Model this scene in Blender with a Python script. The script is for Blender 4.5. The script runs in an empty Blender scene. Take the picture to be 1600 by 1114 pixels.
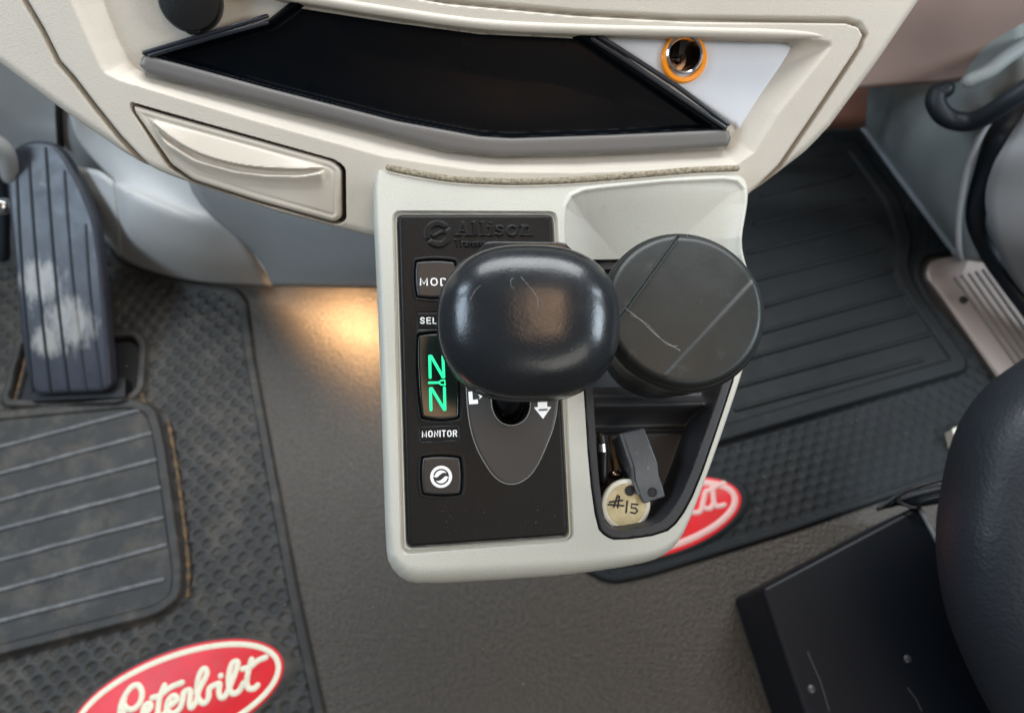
import bpy, math, random
import numpy as np
from mathutils import Vector, Matrix
random.seed(3)
R = math.radians
SC = bpy.context.scene
COL = SC.collection

# ------------------------------------------------------------------ camera
CAMH, PITCH, FPX = 0.85, R(24), 1156.0
cam = bpy.data.cameras.new('camera'); camo = bpy.data.objects.new('camera', cam); COL.objects.link(camo)
camo.location = (0, 0, CAMH); camo.rotation_euler = (PITCH, 0, 0)
cam.sensor_width = 36; cam.lens = 36 * FPX / 1600; cam.clip_start = 0.01; cam.clip_end = 60
cam.dof.use_dof = True; cam.dof.focus_distance = 0.41; cam.dof.aperture_fstop = 7.5
SC.camera = camo
# ------------------------------------------------------------------ world and lamps
w = bpy.data.worlds.new('World'); SC.world = w; w.use_nodes = True
bg = w.node_tree.nodes['Background']; bg.inputs[0].default_value = (0.86, 0.88, 0.92, 1); bg.inputs[1].default_value = 0.11
def area(name, loc, target, sx, sy, power, col, spread=180):
    l = bpy.data.lights.new(name, 'AREA'); l.shape = 'RECTANGLE'; l.size = sx; l.size_y = sy
    l.energy = power; l.color = col; l.spread = R(spread)
    o = bpy.data.objects.new(name, l); COL.objects.link(o); o.location = loc
    o.rotation_euler = (Vector(target) - Vector(loc)).to_track_quat('-Z', 'Y').to_euler(); return o
area('windshield_daylight', (0.1, 1.25, 1.55), (0, .2, .5), 1.9, .7, 45, (.95, .975, 1))
area('driver_window_daylight', (-1.15, .10, 1.25), (0, .2, .4), .46, .50, 10, (.68, .84, 1))
area('driver_split_daylight', (-1.05, .55, 1.20), (0, .2, .4), .18, .42, 4, (.68, .84, 1))  # window daylight split into an added lamp to break up the knob's reflection
area('passenger_window_daylight', (1.40, .0, 1.20), (0, .2, .4), .50, .46, 11.5, (.78, .90, 1))
area('passenger_split_daylight', (1.25, .50, 1.20), (0, .2, .4), .16, .40, 3.6, (.78, .90, 1))  # added second lamp beside the passenger window, split as on the driver's side
area('rear_fill', (.80, -.95, 1.45), (.25, .3, .3), 1.2, .5, 6, (1, .96, .88))  # added warm fill from behind, brightens glovebox and kick panel
area('dome_lamp', (.275, -.04, 1.6), (.275, -.03, .4), .26, .48, 2.4, (1, .64, .38))
SC.view_settings.view_transform = 'Standard'; SC.view_settings.look = 'None'
SC.view_settings.exposure = 0.0; SC.view_settings.gamma = 1.0
SC.cycles.use_denoising = True
SC.cycles.max_bounces = 8

# ------------------------------------------------------------------ picture measure -> place in the cab
CAM = Vector((0, 0, CAMH)); RM = Matrix.Rotation(PITCH, 3, 'X')
def ray(px, py): return RM @ Vector(((px - 800) / FPX, (557 - py) / FPX, -1))
def PD(px, py, d): return CAM + ray(px, py) * d
def P(px, py, z=0.0):
    r = ray(px, py); return CAM + r * ((z - CAMH) / r.z)
def PY(px, py, Y):
    r = ray(px, py); return CAM + r * (Y / r.y)
def PX(px, py, X):
    r = ray(px, py); return CAM + r * (X / r.x)
class Frame:
    def __init__(s, o, n, x):
        s.o = Vector(o); s.n = Vector(n).normalized(); x = Vector(x); s.x = (x - s.n * x.dot(s.n)).normalized(); s.y = s.n.cross(s.x)
    def uv(s, px, py, h=0.0):
        r = ray(px, py); o = s.o + s.n * h; t = (o - CAM).dot(s.n) / r.dot(s.n); p = CAM + r * t - o
        return (p.dot(s.x), p.dot(s.y))
    def w(s, u, v, h=0.0): return s.o + s.x * u + s.y * v + s.n * h
    def poly(s, pts, h=0.0): return [s.uv(x, y, h) for x, y in pts]
    def mat(s, u=0, v=0, h=0, rot=0):
        a = s.x * math.cos(rot) + s.y * math.sin(rot); b = s.n.cross(a); o = s.w(u, v, h)
        m = Matrix((a, b, s.n)).transposed().to_4x4(); m.translation = o; return m
CAMX = RM @ Vector((1, 0, 0))
FC = Frame(PD(753, 595, .45), RM @ Vector((.168, .105, .98)), RM @ Vector((1, .0, -.17)))      # console top
FD = Frame(PD(800, 270, .490), RM @ Vector((.10, -.25, .96)), (1, 0, 0))                           # dash face
FF = Frame((0, 0, 0), (0, 0, 1), (1, 0, 0))                                                      # floor

# ------------------------------------------------------------------ distance-field tools
def chaikin(p, n=2, closed=True):
    for _ in range(n):
        q = []
        m = len(p)
        for i in range(m if closed else m - 1):
            a, b = p[i], p[(i + 1) % m]
            q += [(a[0]*.75+b[0]*.25, a[1]*.75+b[1]*.25), (a[0]*.25+b[0]*.75, a[1]*.25+b[1]*.75)]
        if not closed: q = [p[0]] + q + [p[-1]]
        p = q
    return p
def cround(p, r, n=5):
    """polygon with its corners rounded by about r"""
    out = []; m = len(p)
    for i in range(m):
        a, b, c = Vector(p[i-1]), Vector(p[i]), Vector(p[(i+1) % m])
        k = min(r, (a-b).length*.45, (c-b).length*.45)
        s = b + (a-b).normalized()*k; e = b + (c-b).normalized()*k
        for j in range(n + 1):
            t = j / n; q = s*(1-t)**2 + b*2*t*(1-t) + e*t*t; out.append((q.x, q.y))
    return out
def sdf(U, V, poly):
    """signed distance to a closed polygon, positive inside"""
    d2 = np.full(U.shape, 1e9); ins = np.zeros(U.shape, bool); n = len(poly)
    for i in range(n):
        ax, ay = poly[i]; bx, by = poly[(i+1) % n]; ex, ey = bx-ax, by-ay; L = ex*ex+ey*ey
        if L < 1e-16: continue
        wx, wy = U-ax, V-ay; t = np.clip((wx*ex+wy*ey)/L, 0, 1)
        d2 = np.minimum(d2, (wx-t*ex)**2+(wy-t*ey)**2)
        if ay != by:
            c = (ay > V) != (by > V); ins ^= c & (U < (bx-ax)*(V-ay)/(by-ay)+ax)
    return np.where(ins, 1, -1)*np.sqrt(d2)
def dseg(U, V, pts):
    d2 = np.full(U.shape, 1e9)
    for (ax, ay), (bx, by) in zip(pts, pts[1:]):
        ex, ey = bx-ax, by-ay; L = ex*ex+ey*ey+1e-16; wx, wy = U-ax, V-ay; t = np.clip((wx*ex+wy*ey)/L, 0, 1)
        d2 = np.minimum(d2, (wx-t*ex)**2+(wy-t*ey)**2)
    return np.sqrt(d2)
def shrink(F, poly, d):
    c = np.array(poly).mean(0); out = []
    for u, v in poly:
        w_ = Vector((u-c[0], v-c[1])); L = w_.length; k = (L-d)/L; out.append((c[0]+w_.x*k, c[1]+w_.y*k))
    return out
def ss(x, a, b):
    t = np.clip((x-a)/(b-a), 0, 1); return t*t*(3-2*t)
def field(name, F, outer, step, hfun, material, parent=None, snap=(), skirt=.0, sharp=35, holes=()):
    """relief surface over the outline `outer` (local metres); hfun(U,V,sd)->height; outline and `snap` outlines are followed exactly"""
    o = np.array(outer); lo = o.min(0)-2*step; hi = o.max(0)+2*step
    nx = int((hi[0]-lo[0])/step)+2; ny = int((hi[1]-lo[1])/step)+2
    U, V = np.meshgrid(lo[0]+np.arange(nx)*step, lo[1]+np.arange(ny)*step)
    idx = np.arange(nx*ny).reshape(ny, nx)
    q = np.stack([idx[:-1, :-1], idx[:-1, 1:], idx[1:, 1:], idx[1:, :-1]], -1).reshape(-1, 4)
    cuts = [(sdf(U, V, outer), 1)]+[(sdf(U, V, hl), -1) for hl in holes]
    keep = np.ones(len(q), bool)
    for d, sg_ in cuts: keep &= (d.ravel()[q].mean(1)*sg_ > 0)
    q = q[keep]
    cnt = np.bincount(q.ravel(), minlength=nx*ny).reshape(ny, nx); rim = (cnt > 0) & (cnt < 4); onout = np.zeros_like(rim)
    for k_, (d, sg_) in enumerate(cuts):                       # pull the ragged rim onto the outline
        gy, gx = np.gradient(d, step); g2 = gx*gx+gy*gy+1e-9; m = rim & (np.abs(d) < step*1.3)
        U = np.where(m, U-d*gx/g2, U); V = np.where(m, V-d*gy/g2, V)
        if k_ == 0: onout = m
    for pl in snap:
        d = sdf(U, V, pl); gy, gx = np.gradient(d, step); g = np.sqrt(gx*gx+gy*gy)+1e-9; m = (np.abs(d) < step*.52) & ~rim
        U = np.where(m, U-d*gx/g, U); V = np.where(m, V-d*gy/g, V)
    sd = sdf(U, V, outer); H = hfun(U, V, np.maximum(sd, 0))+np.zeros_like(U)
    O_, X_, Y_, N_ = (np.array(a) for a in (F.o, F.x, F.y, F.n))
    base = O_[None, :]+U.reshape(-1, 1)*X_+V.reshape(-1, 1)*Y_+H.reshape(-1, 1)*N_
    used = np.zeros(nx*ny, bool); used[q] = True; new = np.cumsum(used)-1
    me = bpy.data.meshes.new(name); co = base[used]
    if skirt:
        e = np.concatenate([q[:, [0, 1]], q[:, [1, 2]], q[:, [2, 3]], q[:, [3, 0]]])
        key = np.minimum(e[:, 0], e[:, 1]).astype(np.int64)*(nx*ny)+np.maximum(e[:, 0], e[:, 1])
        _, first, c_ = np.unique(key, return_index=True, return_counts=True)
        be = e[first[c_ == 1]]; oo = onout.ravel(); be = be[oo[be].all(1)]
        bv_ = np.unique(be); low = np.full(nx*ny, -1); low[bv_] = len(co)+np.arange(len(bv_))
        co = np.concatenate([co, base[bv_]-N_*skirt])
        q = np.concatenate([new[q], np.stack([new[be[:, 1]], new[be[:, 0]], low[be[:, 0]], low[be[:, 1]]], -1)])
    else: q = new[q]
    me.vertices.add(len(co)); me.vertices.foreach_set('co', co.ravel())
    me.loops.add(q.size); me.loops.foreach_set('vertex_index', q.ravel().astype(np.int32))
    me.polygons.add(len(q)); me.polygons.foreach_set('loop_start', np.arange(0, q.size, 4, dtype=np.int32))
    me.polygons.foreach_set('use_smooth', np.ones(len(q), bool))
    me.update(calc_edges=True); me.validate()
    if sharp: me.set_sharp_from_angle(angle=R(sharp))
    me.materials.append(material)
    return link(name, me, parent)
def link(name, me, parent=None):
    ob = bpy.data.objects.new(name, me); COL.objects.link(ob)
    if parent: ob.parent = parent; ob.matrix_parent_inverse = parent.matrix_world.inverted()
    return ob
def mesh(name, verts, faces, material, parent=None, smooth=True, sharp=35):
    me = bpy.data.meshes.new(name); me.from_pydata([tuple(v) for v in verts], [], faces); me.update()
    if smooth:
        me.polygons.foreach_set('use_smooth', [True]*len(me.polygons)); me.set_sharp_from_angle(angle=R(sharp))
    me.materials.append(material); return link(name, me, parent)
def thing(name, label, cat, loc=(0, 0, 0), group=None):
    o = bpy.data.objects.new(name, None); COL.objects.link(o); o.location = loc; o.empty_display_size = .02
    bpy.context.view_layer.update(); tag(o, label, cat, group); return o
def tag(o, label, cat, group=None):
    o['label'] = label; o['category'] = cat
    if group: o['group'] = group
    return o
def slab(name, F, poly, h0, h1, material, parent=None, bev=0.0, lev=2):
    """solid plate over an outline, from height h0 to h1, top edge rounded by bev"""
    n = len(poly); area2 = sum(poly[i][0]*poly[(i+1) % n][1]-poly[(i+1) % n][0]*poly[i][1] for i in range(n))
    if area2 < 0: poly = poly[::-1]
    rings = [(0, h0)] + ([(bev*(1-math.cos(t)), h1-bev*(1-math.sin(t))) for t in [math.pi/2*k/(lev+1) for k in range(lev+2)]] if bev else [(0, h1)])
    vs = []
    def inset(d):
        if d == 0: return poly
        out = []
        for i in range(n):
            a, b, c = Vector(poly[i-1]), Vector(poly[i]), Vector(poly[(i+1) % n])
            e1 = (b-a); e2 = (c-b)
            if e1.length < 1e-9: e1 = e2
            if e2.length < 1e-9: e2 = e1
            n1 = Vector((-e1.y, e1.x)).normalized(); n2 = Vector((-e2.y, e2.x)).normalized(); m = (n1+n2)
            m = m.normalized() if m.length > 1e-6 else n1
            out.append(tuple(b+m*d/max(.5, m.dot(n1))))
        return out
    for d, h in rings: vs += [F.w(u, v, h) for u, v in inset(d)]
    fs = []; k = len(rings)
    for r in range(k-1):
        for i in range(n): j = (i+1) % n; fs.append((r*n+i, r*n+j, (r+1)*n+j, (r+1)*n+i))
    fs.append(tuple((k-1)*n+i for i in range(n))); fs.append(tuple(reversed(range(n))))
    return mesh(name, vs, fs, material, parent)
def crm(pts, n=6, closed=False):
    """Catmull-Rom through the points"""
    p = [Vector(q) for q in pts]; m = len(p); out = []
    for i in range(m if closed else m-1):
        a = p[(i-1) % m] if closed or i > 0 else p[0]*2-p[1]
        b, c = p[i], p[(i+1) % m]; d = p[(i+2) % m] if closed or i+2 < m else c*2-b
        for j in range(n):
            t = j/n; out.append(.5*((2*b)+(c-a)*t+(2*a-5*b+4*c-d)*t*t+(3*b-a-3*c+d)*t**3))
    if not closed: out.append(p[-1])
    return out
def tube(name, pts, rad, material, parent=None, seg=12, flat=1.0, up=None, closed=False, capround=True):
    """swept round bar; flat<1 squashes it along `up`"""
    p = [Vector(q) for q in pts]; n = len(p); rr = rad if hasattr(rad, '__len__') else [rad]*n
    if capround and not closed:
        r0, r1 = rr[0], rr[-1]; d0 = (p[0]-p[1]).normalized(); d1 = (p[-1]-p[-2]).normalized()
        q = []; qr = []
        for k in (0, 1, 2): a = math.pi/2*k/3; q.append(p[0]+d0*r0*math.cos(a)); qr.append(max(r0*math.sin(a), r0*.05))
        for a_, b_ in zip(p, rr): q.append(a_); qr.append(b_)
        for k in (2, 1, 0): a = math.pi/2*k/3; q.append(p[-1]+d1*r1*math.cos(a)); qr.append(max(r1*math.sin(a), r1*.05))
        p, rr, n = q, qr, len(q)
    vs = []; fs = []; ref = Vector(up) if up is not None else None
    prev = None
    for i in range(n):
        if closed: t = (p[(i+1) % n]-p[i-1])
        else: t = p[min(i+1, n-1)]-p[max(i-1, 0)]
        t = t.normalized() if t.length > 0 else Vector((0, 0, 1))
        if ref is not None: b = ref
        else:
            if prev is None: prev = Vector((0, 0, 1)) if abs(t.z) < .9 else Vector((0, 1, 0))
            b = prev
        a = t.cross(b); a = a.normalized() if a.length > 1e-6 else Vector((1, 0, 0)); b2 = a.cross(t).normalized()
        prev = b2
        for k in range(seg):
            c = 2*math.pi*k/seg; vs.append(p[i]+a*rr[i]*math.cos(c)+b2*rr[i]*flat*math.sin(c))
    m = n if closed else n-1
    for i in range(m):
        for k in range(seg):
            k2 = (k+1) % seg; i2 = (i+1) % n; fs.append((i*seg+k, i*seg+k2, i2*seg+k2, i2*seg+k))
    if not closed: fs += [tuple(reversed(range(seg))), tuple((n-1)*seg+k for k in range(seg))]
    return mesh(name, vs, fs, material, parent, sharp=60)
def join(obs, name):
    """several strokes of one word into one mesh"""
    vs = []; fs = []; 
    for o in obs:
        b = len(vs); vs += [o.matrix_world @ v.co for v in o.data.vertices]; fs += [tuple(b+i for i in pl.vertices) for pl in o.data.polygons]
    par = obs[0].parent; m = obs[0].data.materials[0]
    for o in obs: bpy.data.objects.remove(o)
    return mesh(name, vs, fs, m, par, sharp=60)
def lathe(name, M4, prof, material, parent=None, seg=48, sharp=35, cap0=True, cap1=True):
    vs = []; fs = []; n = len(prof)
    for r, z in prof:
        for k in range(seg): a = 2*math.pi*k/seg; vs.append(M4 @ Vector((r*math.cos(a), r*math.sin(a), z)))
    for i in range(n-1):
        for k in range(seg): k2 = (k+1) % seg; fs.append((i*seg+k, i*seg+k2, (i+1)*seg+k2, (i+1)*seg+k))
    if cap0: fs.append(tuple(reversed(range(seg))))
    if cap1: fs.append(tuple((n-1)*seg+k for k in range(seg)))
    return mesh(name, vs, fs, material, parent, sharp=sharp)
def patch(name, rows, material, parent=None, n=6, thick=.004, sharp=50, kind=None):
    """smooth panel through a net of points, given a real thickness"""
    g = [crm(r, n) for r in rows]; cols = list(zip(*g)); cols = [crm(c, n) for c in cols]
    nc = len(cols); nr = len(cols[0]); vs = [cols[i][j] for i in range(nc) for j in range(nr)]
    fs = [(i*nr+j, (i+1)*nr+j, (i+1)*nr+j+1, i*nr+j+1) for i in range(nc-1) for j in range(nr-1)]
    # face the camera side
    a, b, c = vs[fs[0][0]], vs[fs[0][1]], vs[fs[0][2]]
    if (b-a).cross(c-b).dot(CAM-a) < 0: fs = [f[::-1] for f in fs]
    o = mesh(name, vs, fs, material, parent, sharp=sharp)
    s = o.modifiers.new('thickness', 'SOLIDIFY'); s.thickness = thick; s.offset = -1
    return o
def text(name, s, F, u, v, h, size, material, parent=None, sx=1.0, off=0.0, ext=.0001, align='CENTER', rot=0, space=1.0):
    c = bpy.data.curves.new(name, 'FONT'); c.body = s; c.size = size; c.align_x = align; c.align_y = 'CENTER'
    c.offset = off; c.extrude = ext; c.space_character = space
    o = bpy.data.objects.new(name+'_tmp', c); COL.objects.link(o); bpy.context.view_layer.update()
    dg = bpy.context.evaluated_depsgraph_get(); me = bpy.data.meshes.new_from_object(o.evaluated_get(dg))
    bpy.data.objects.remove(o); me.materials.clear(); me.materials.append(material)
    me.transform(F.mat(u, v, h, rot) @ Matrix.Diagonal((sx, 1, 1, 1)))
    return link(name, me, parent)

GLY = {'M': (1.15, [[(0, 0), (0, 1), (.5, .15), (1, 1), (1, 0)]]), 'O': (1.1, [[(.5, 0), (.15, .08), (0, .5), (.15, .92), (.5, 1), (.85, .92), (1, .5), (.85, .08), (.5, 0)]]),
       'D': (1.0, [[(0, 0), (0, 1), (.5, 1), (.88, .85), (1, .5), (.88, .15), (.5, 0), (0, 0)]]), 'E': (.85, [[(1, 0), (0, 0), (0, 1), (1, 1)], [(0, .52), (.85, .52)]]),
       'S': (.9, [[(1, .8), (.8, .98), (.3, 1), (.03, .8), (.15, .58), (.85, .44), (1, .22), (.8, .02), (.25, 0), (0, .2)]]), 'L': (.8, [[(0, 1), (0, 0), (1, 0)]]),
       'C': (1.05, [[(1, .78), (.8, .97), (.5, 1), (.15, .9), (0, .5), (.15, .1), (.5, 0), (.8, .03), (1, .22)]]), 'T': (.9, [[(0, 1), (1, 1)], [(.5, 1), (.5, 0)]]),
       'N': (1.0, [[(0, 0), (0, 1), (1, 0), (1, 1)]]), 'I': (.0, [[(0, 0), (0, 1)]]), 'R': (.95, [[(0, 0), (0, 1), (.7, 1), (1, .88), (1, .64), (.7, .5), (0, .5)], [(.6, .5), (1, 0)]])}
def print_word(name, word, F, u0, u1, v, h, hgt, rad, material, parent):
    """bold block capitals between u0 and u1, as thin print"""
    gap = .42; tot = sum(GLY[c][0] for c in word)*.62+gap*(len(word)-1); k = (u1-u0)/tot; x = u0; obs = []
    for c in word:
        wd, st = GLY[c]; wd *= .62*k
        for pl in st: obs.append(tube('s', [F.w(x+a*(wd if c != 'I' else 0), v-hgt/2+b*hgt, h) for a, b in pl], rad, material, parent, seg=6, flat=.25, up=F.n))
        x += wd+gap*k
    return join(obs, name)
# ------------------------------------------------------------------ materials
def mat(name, col, rough=.5, grain=None, var=0.0, varscale=20, spec=.5, coat=0, coatr=.1, metal=0, emit=None, estr=0, col2=None, dust=None, scratch=None, roughvar=0, trans=0, ior=1.45, fine=None):
    m = bpy.data.materials.new(name); m.use_nodes = True; nt = m.node_tree; N = nt.nodes; L = nt.links; b = N['Principled BSDF']
    b.inputs['Base Color'].default_value = (*col, 1); b.inputs['Roughness'].default_value = rough
    b.inputs['Specular IOR Level'].default_value = spec; b.inputs['Coat Weight'].default_value = coat; b.inputs['Coat Roughness'].default_value = coatr
    b.inputs['Metallic'].default_value = metal; b.inputs['Transmission Weight'].default_value = trans; b.inputs['IOR'].default_value = ior
    tc = N.new('ShaderNodeTexCoord')
    if emit: b.inputs['Emission Color'].default_value = (*emit, 1); b.inputs['Emission Strength'].default_value = estr
    def noise(sc, det=4, rg=.55):
        n = N.new('ShaderNodeTexNoise'); n.inputs['Scale'].default_value = sc; n.inputs['Detail'].default_value = det; n.inputs['Roughness'].default_value = rg
        L.new(tc.outputs['Object'], n.inputs['Vector']); return n
    def ramp(src, a, b_, lo=0., hi=1.):
        r = N.new('ShaderNodeMapRange'); r.inputs['From Min'].default_value = a; r.inputs['From Max'].default_value = b_
        r.inputs['To Min'].default_value = lo; r.inputs['To Max'].default_value = hi; L.new(src, r.inputs['Value']); return r.outputs[0]
    cur = None
    if var or col2:
        n = noise(varscale, 6); mx = N.new('ShaderNodeMix'); mx.data_type = 'RGBA'
        c2 = col2 or tuple(c*(1-var) for c in col)
        mx.inputs[6].default_value = (*col, 1); mx.inputs[7].default_value = (*c2, 1)
        L.new(ramp(n.outputs['Fac'], .38, .65), mx.inputs[0]); cur = mx.outputs[2]
    rsock = None
    def over(fac, c, cur):
        mx = N.new('ShaderNodeMix'); mx.data_type = 'RGBA'; mx.inputs[7].default_value = (*c, 1)
        if cur is None: mx.inputs[6].default_value = (*col, 1)
        else: L.new(cur, mx.inputs[6])
        L.new(fac, mx.inputs[0]); return mx.outputs[2]
    if dust:   # (colour, scale, low, high, amount)
        dc, dscale, lo, hi, amt = dust; n = noise(dscale, 8, .7); cur = over(ramp(n.outputs['Fac'], lo, hi, 0, amt), dc, cur)
    if scratch:  # (colour, scale, amount): few thin wandering lines
        sc_, s_, amt = scratch; n = noise(s_, 2, .4); a = N.new('ShaderNodeMath'); a.operation = 'SUBTRACT'; a.inputs[1].default_value = .5; L.new(n.outputs['Fac'], a.inputs[0])
        ab = N.new('ShaderNodeMath'); ab.operation = 'ABSOLUTE'; L.new(a.outputs[0], ab.inputs[0])
        n2 = noise(s_*.8+3, 3); mm = N.new('ShaderNodeMath'); mm.operation = 'MULTIPLY'
        L.new(ramp(ab.outputs[0], 0, .004, amt, 0), mm.inputs[0]); L.new(ramp(n2.outputs['Fac'], .55, .62), mm.inputs[1]); cur = over(mm.outputs[0], sc_, cur)
    if cur is not None: L.new(cur, b.inputs['Base Color'])
    if roughvar:
        n = noise(38, 7, .65); L.new(ramp(n.outputs['Fac'], .35, .7, rough, rough+roughvar), b.inputs['Roughness'])
    if grain:  # (scale, strength)
        n = noise(grain[0], 3, .6); bp = N.new('ShaderNodeBump'); bp.inputs['Strength'].default_value = grain[1]; bp.inputs['Distance'].default_value = grain[2] if len(grain) > 2 else .0004
        L.new(n.outputs['Fac'], bp.inputs['Height']); L.new(bp.outputs[0], b.inputs['Normal'])
        if fine:
            v = N.new('ShaderNodeTexVoronoi'); v.inputs['Scale'].default_value = fine[0]; L.new(tc.outputs['Object'], v.inputs['Vector'])
            b2 = N.new('ShaderNodeBump'); b2.inputs['Strength'].default_value = fine[1]; b2.inputs['Distance'].default_value = fine[2]
            L.new(v.outputs['Distance'], b2.inputs['Height']); L.new(b2.outputs[0], bp.inputs['Normal'])
    return m
def stain(m, spots, col, nsc):
    """a patch of dried dirt with a ragged outline: round spots broken up by noise"""
    nt = m.node_tree; N = nt.nodes; L = nt.links; b = N['Principled BSDF']; tc = N.new('ShaderNodeTexCoord')
    acc = None
    for c, rr, soft in spots:
        d = N.new('ShaderNodeVectorMath'); d.operation = 'DISTANCE'; L.new(tc.outputs['Object'], d.inputs[0]); d.inputs[1].default_value = c
        mr = N.new('ShaderNodeMapRange'); mr.inputs['From Min'].default_value = rr-soft*.5; mr.inputs['From Max'].default_value = rr+soft*.5; mr.inputs['To Min'].default_value = .35; mr.inputs['To Max'].default_value = -.35; L.new(d.outputs['Value'], mr.inputs['Value'])
        if acc is None: acc = mr.outputs[0]
        else:
            mx = N.new('ShaderNodeMath'); mx.operation = 'MAXIMUM'; L.new(acc, mx.inputs[0]); L.new(mr.outputs[0], mx.inputs[1]); acc = mx.outputs[0]
    n = N.new('ShaderNodeTexNoise'); n.inputs['Scale'].default_value = nsc; n.inputs['Detail'].default_value = 9; n.inputs['Roughness'].default_value = .72
    mp_ = N.new('ShaderNodeMapping'); mp_.inputs['Scale'].default_value = (1, .3, .3); L.new(tc.outputs['Object'], mp_.inputs['Vector']); L.new(mp_.outputs[0], n.inputs['Vector'])
    ad = N.new('ShaderNodeMath'); ad.operation = 'ADD'; L.new(acc, ad.inputs[0]); L.new(n.outputs['Fac'], ad.inputs[1])
    mr = N.new('ShaderNodeMapRange'); mr.inputs['From Min'].default_value = .55; mr.inputs['From Max'].default_value = .84; mr.inputs['To Max'].default_value = .80; L.new(ad.outputs[0], mr.inputs['Value'])
    mx = N.new('ShaderNodeMix'); mx.data_type = 'RGBA'; mx.inputs[7].default_value = (*col, 1); L.new(mr.outputs[0], mx.inputs[0])
    src = b.inputs['Base Color'].links[0].from_socket if b.inputs['Base Color'].links else None
    if src: L.new(src, mx.inputs[6])
    else: mx.inputs[6].default_value = b.inputs['Base Color'].default_value
    L.new(mx.outputs[2], b.inputs['Base Color'])
M = {}
M['dash'] = mat('dash plastic', (.515, .468, .395), .52, (1100, .55, .0005), var=.06, varscale=14)
M['console'] = mat('console plastic', (.478, .466, .405), .46, (1000, .42, .0005), var=.05, varscale=18, dust=((.30, .26, .19), 70, .60, .80, .30))
M['drawer'] = mat('drawer plastic', (.51, .46, .385), .42, (1300, .25, .0004), var=.05, varscale=25)
M['silver'] = mat('blue grey bezel paint', (.62, .635, .665), .42, (1500, .2, .0003), var=.04)
M['greyplastic'] = mat('grey trim', (.34, .345, .335), .42, (900, .4, .0005), var=.15, varscale=7)
M['greyrug'] = mat('grey cover', (.60, .59, .56), .42, (900, .4, .0005), var=.14, varscale=9)
M['black'] = mat('black satin plastic', (.0085, .0085, .0085), .33, (1100, .5, .0004), spec=.22, dust=((.2, .18, .15), 900, .73, .78, .5), roughvar=.08)
M['blackgloss'] = mat('black smooth plastic', (.018, .018, .02), .22, (700, .06, .0003), roughvar=.1)
M['button'] = mat('button plastic', (.022, .022, .023), .33, (1500, .2, .0003))
M['gate'] = mat('gate film', (.036, .036, .036), .36, (900, .1, .0003), dust=((.25, .23, .2), 700, .76, .79, .7))
M['glass'] = mat('display glass', (.006, .010, .008), .14, (1500, .12, .0003))
M['moat'] = mat('matte black', (.008, .008, .009), .6)
M['tray'] = mat('black rubberised tray', (.0016, .0026, .0040), .26, (1500, .15, .0003), spec=.10, dust=((.25, .25, .27), 420, .77, .79, .6), roughvar=.12)
M['lipsheen'] = mat('black tray lip with painted sheen', (.13, .122, .115), .36, (1300, .2, .0003), roughvar=.15)  # lighter than black: the lip's reflection is put into the colour
M['bead'] = mat('tray bead', (.02, .022, .028), .25)
M['liner'] = mat('liner plastic', (.024, .024, .026), .40, (1300, .2, .0003), roughvar=.1)
M['linerin'] = mat('liner inside', (.022, .017, .013), .33, (800, .15, .0003), dust=((.25, .18, .12), 300, .62, .75, .4), roughvar=.15)
M['knob'] = mat('knob', (.014, .016, .0185), .18, (650, .22, .0004), roughvar=.16, coat=.14, coatr=.10)
M['lid'] = mat('lid plastic', (.014, .017, .016), .36, (500, .12, .0004), dust=((.22, .23, .23), 45, .60, .80, .22), roughvar=.12)
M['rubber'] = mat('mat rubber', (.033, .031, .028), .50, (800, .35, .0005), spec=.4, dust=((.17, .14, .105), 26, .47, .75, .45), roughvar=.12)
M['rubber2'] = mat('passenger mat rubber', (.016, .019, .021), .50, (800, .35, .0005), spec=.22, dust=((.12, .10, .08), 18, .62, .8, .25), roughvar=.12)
M['rib'] = mat('worn rib', (.10, .10, .102), .45, (800, .3, .0005), dust=((.25, .24, .22), 60, .45, .65, .5))
M['pad'] = mat('pad rubber', (.040, .041, .042), .46, (700, .3, .0005), dust=((.19, .17, .14), 22, .48, .72, .42), roughvar=.15)
M['dirt'] = mat('brown dirt', (.17, .10, .045), .9, (600, .8, .001), col2=(.05, .04, .03), varscale=120)
M['floor'] = mat('speckled vinyl', (.070, .057, .043), .42, (200, 1.0, .0018), col2=(.044, .038, .032), varscale=210, roughvar=.12, fine=(420, .5, .0008))
M['pedal'] = mat('pedal rubber', (.034, .038, .050), .27, (900, .3, .0004), dust=((.40, .38, .35), 45, .60, .78, .35), roughvar=.15)
M['red'] = mat('logo red', (.80, .016, .026), .40, (900, .25, .0004), var=.12, varscale=40, dust=((.25, .14, .10), 60, .52, .8, .35))
M['cream'] = mat('logo cream', (.90, .84, .64), .45, (900, .2, .0003), dust=((.42, .36, .26), 80, .52, .75, .5))
M['pink'] = mat('logo pink', (.80, .50, .46), .45, (900, .1, .0003))
M['white'] = mat('white print', (.86, .86, .84), .5)
M['green'] = mat('green display light', (.0, .1, .05), .5, emit=(.02, .95, .36), estr=1.35)
M['chrome'] = mat('chrome', (.85, .85, .85), .12, metal=1)
M['barrel'] = mat('barrel metal', (.30, .25, .21), .20, metal=1, grain=(300, .3, .0005))
M['amber'] = mat('amber plastic', (.85, .27, .008), .22, emit=(1, .35, .01), estr=.12, coat=.4)
M['tag'] = mat('yellowed tag', (.62, .52, .30), .55, (600, .2, .0003), col2=(.42, .33, .16), varscale=90)
M['tagrim'] = mat('tag rim', (.72, .69, .58), .5, dust=((.2, .16, .1), 200, .6, .7, .6))
M['steel'] = mat('worn dark steel', (.085, .09, .097), .36, (400, .5, .0004), metal=.35, dust=((.35, .28, .2), 130, .58, .72, .5))
M['ink'] = mat('ink', (.02, .017, .015), .6)
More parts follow.
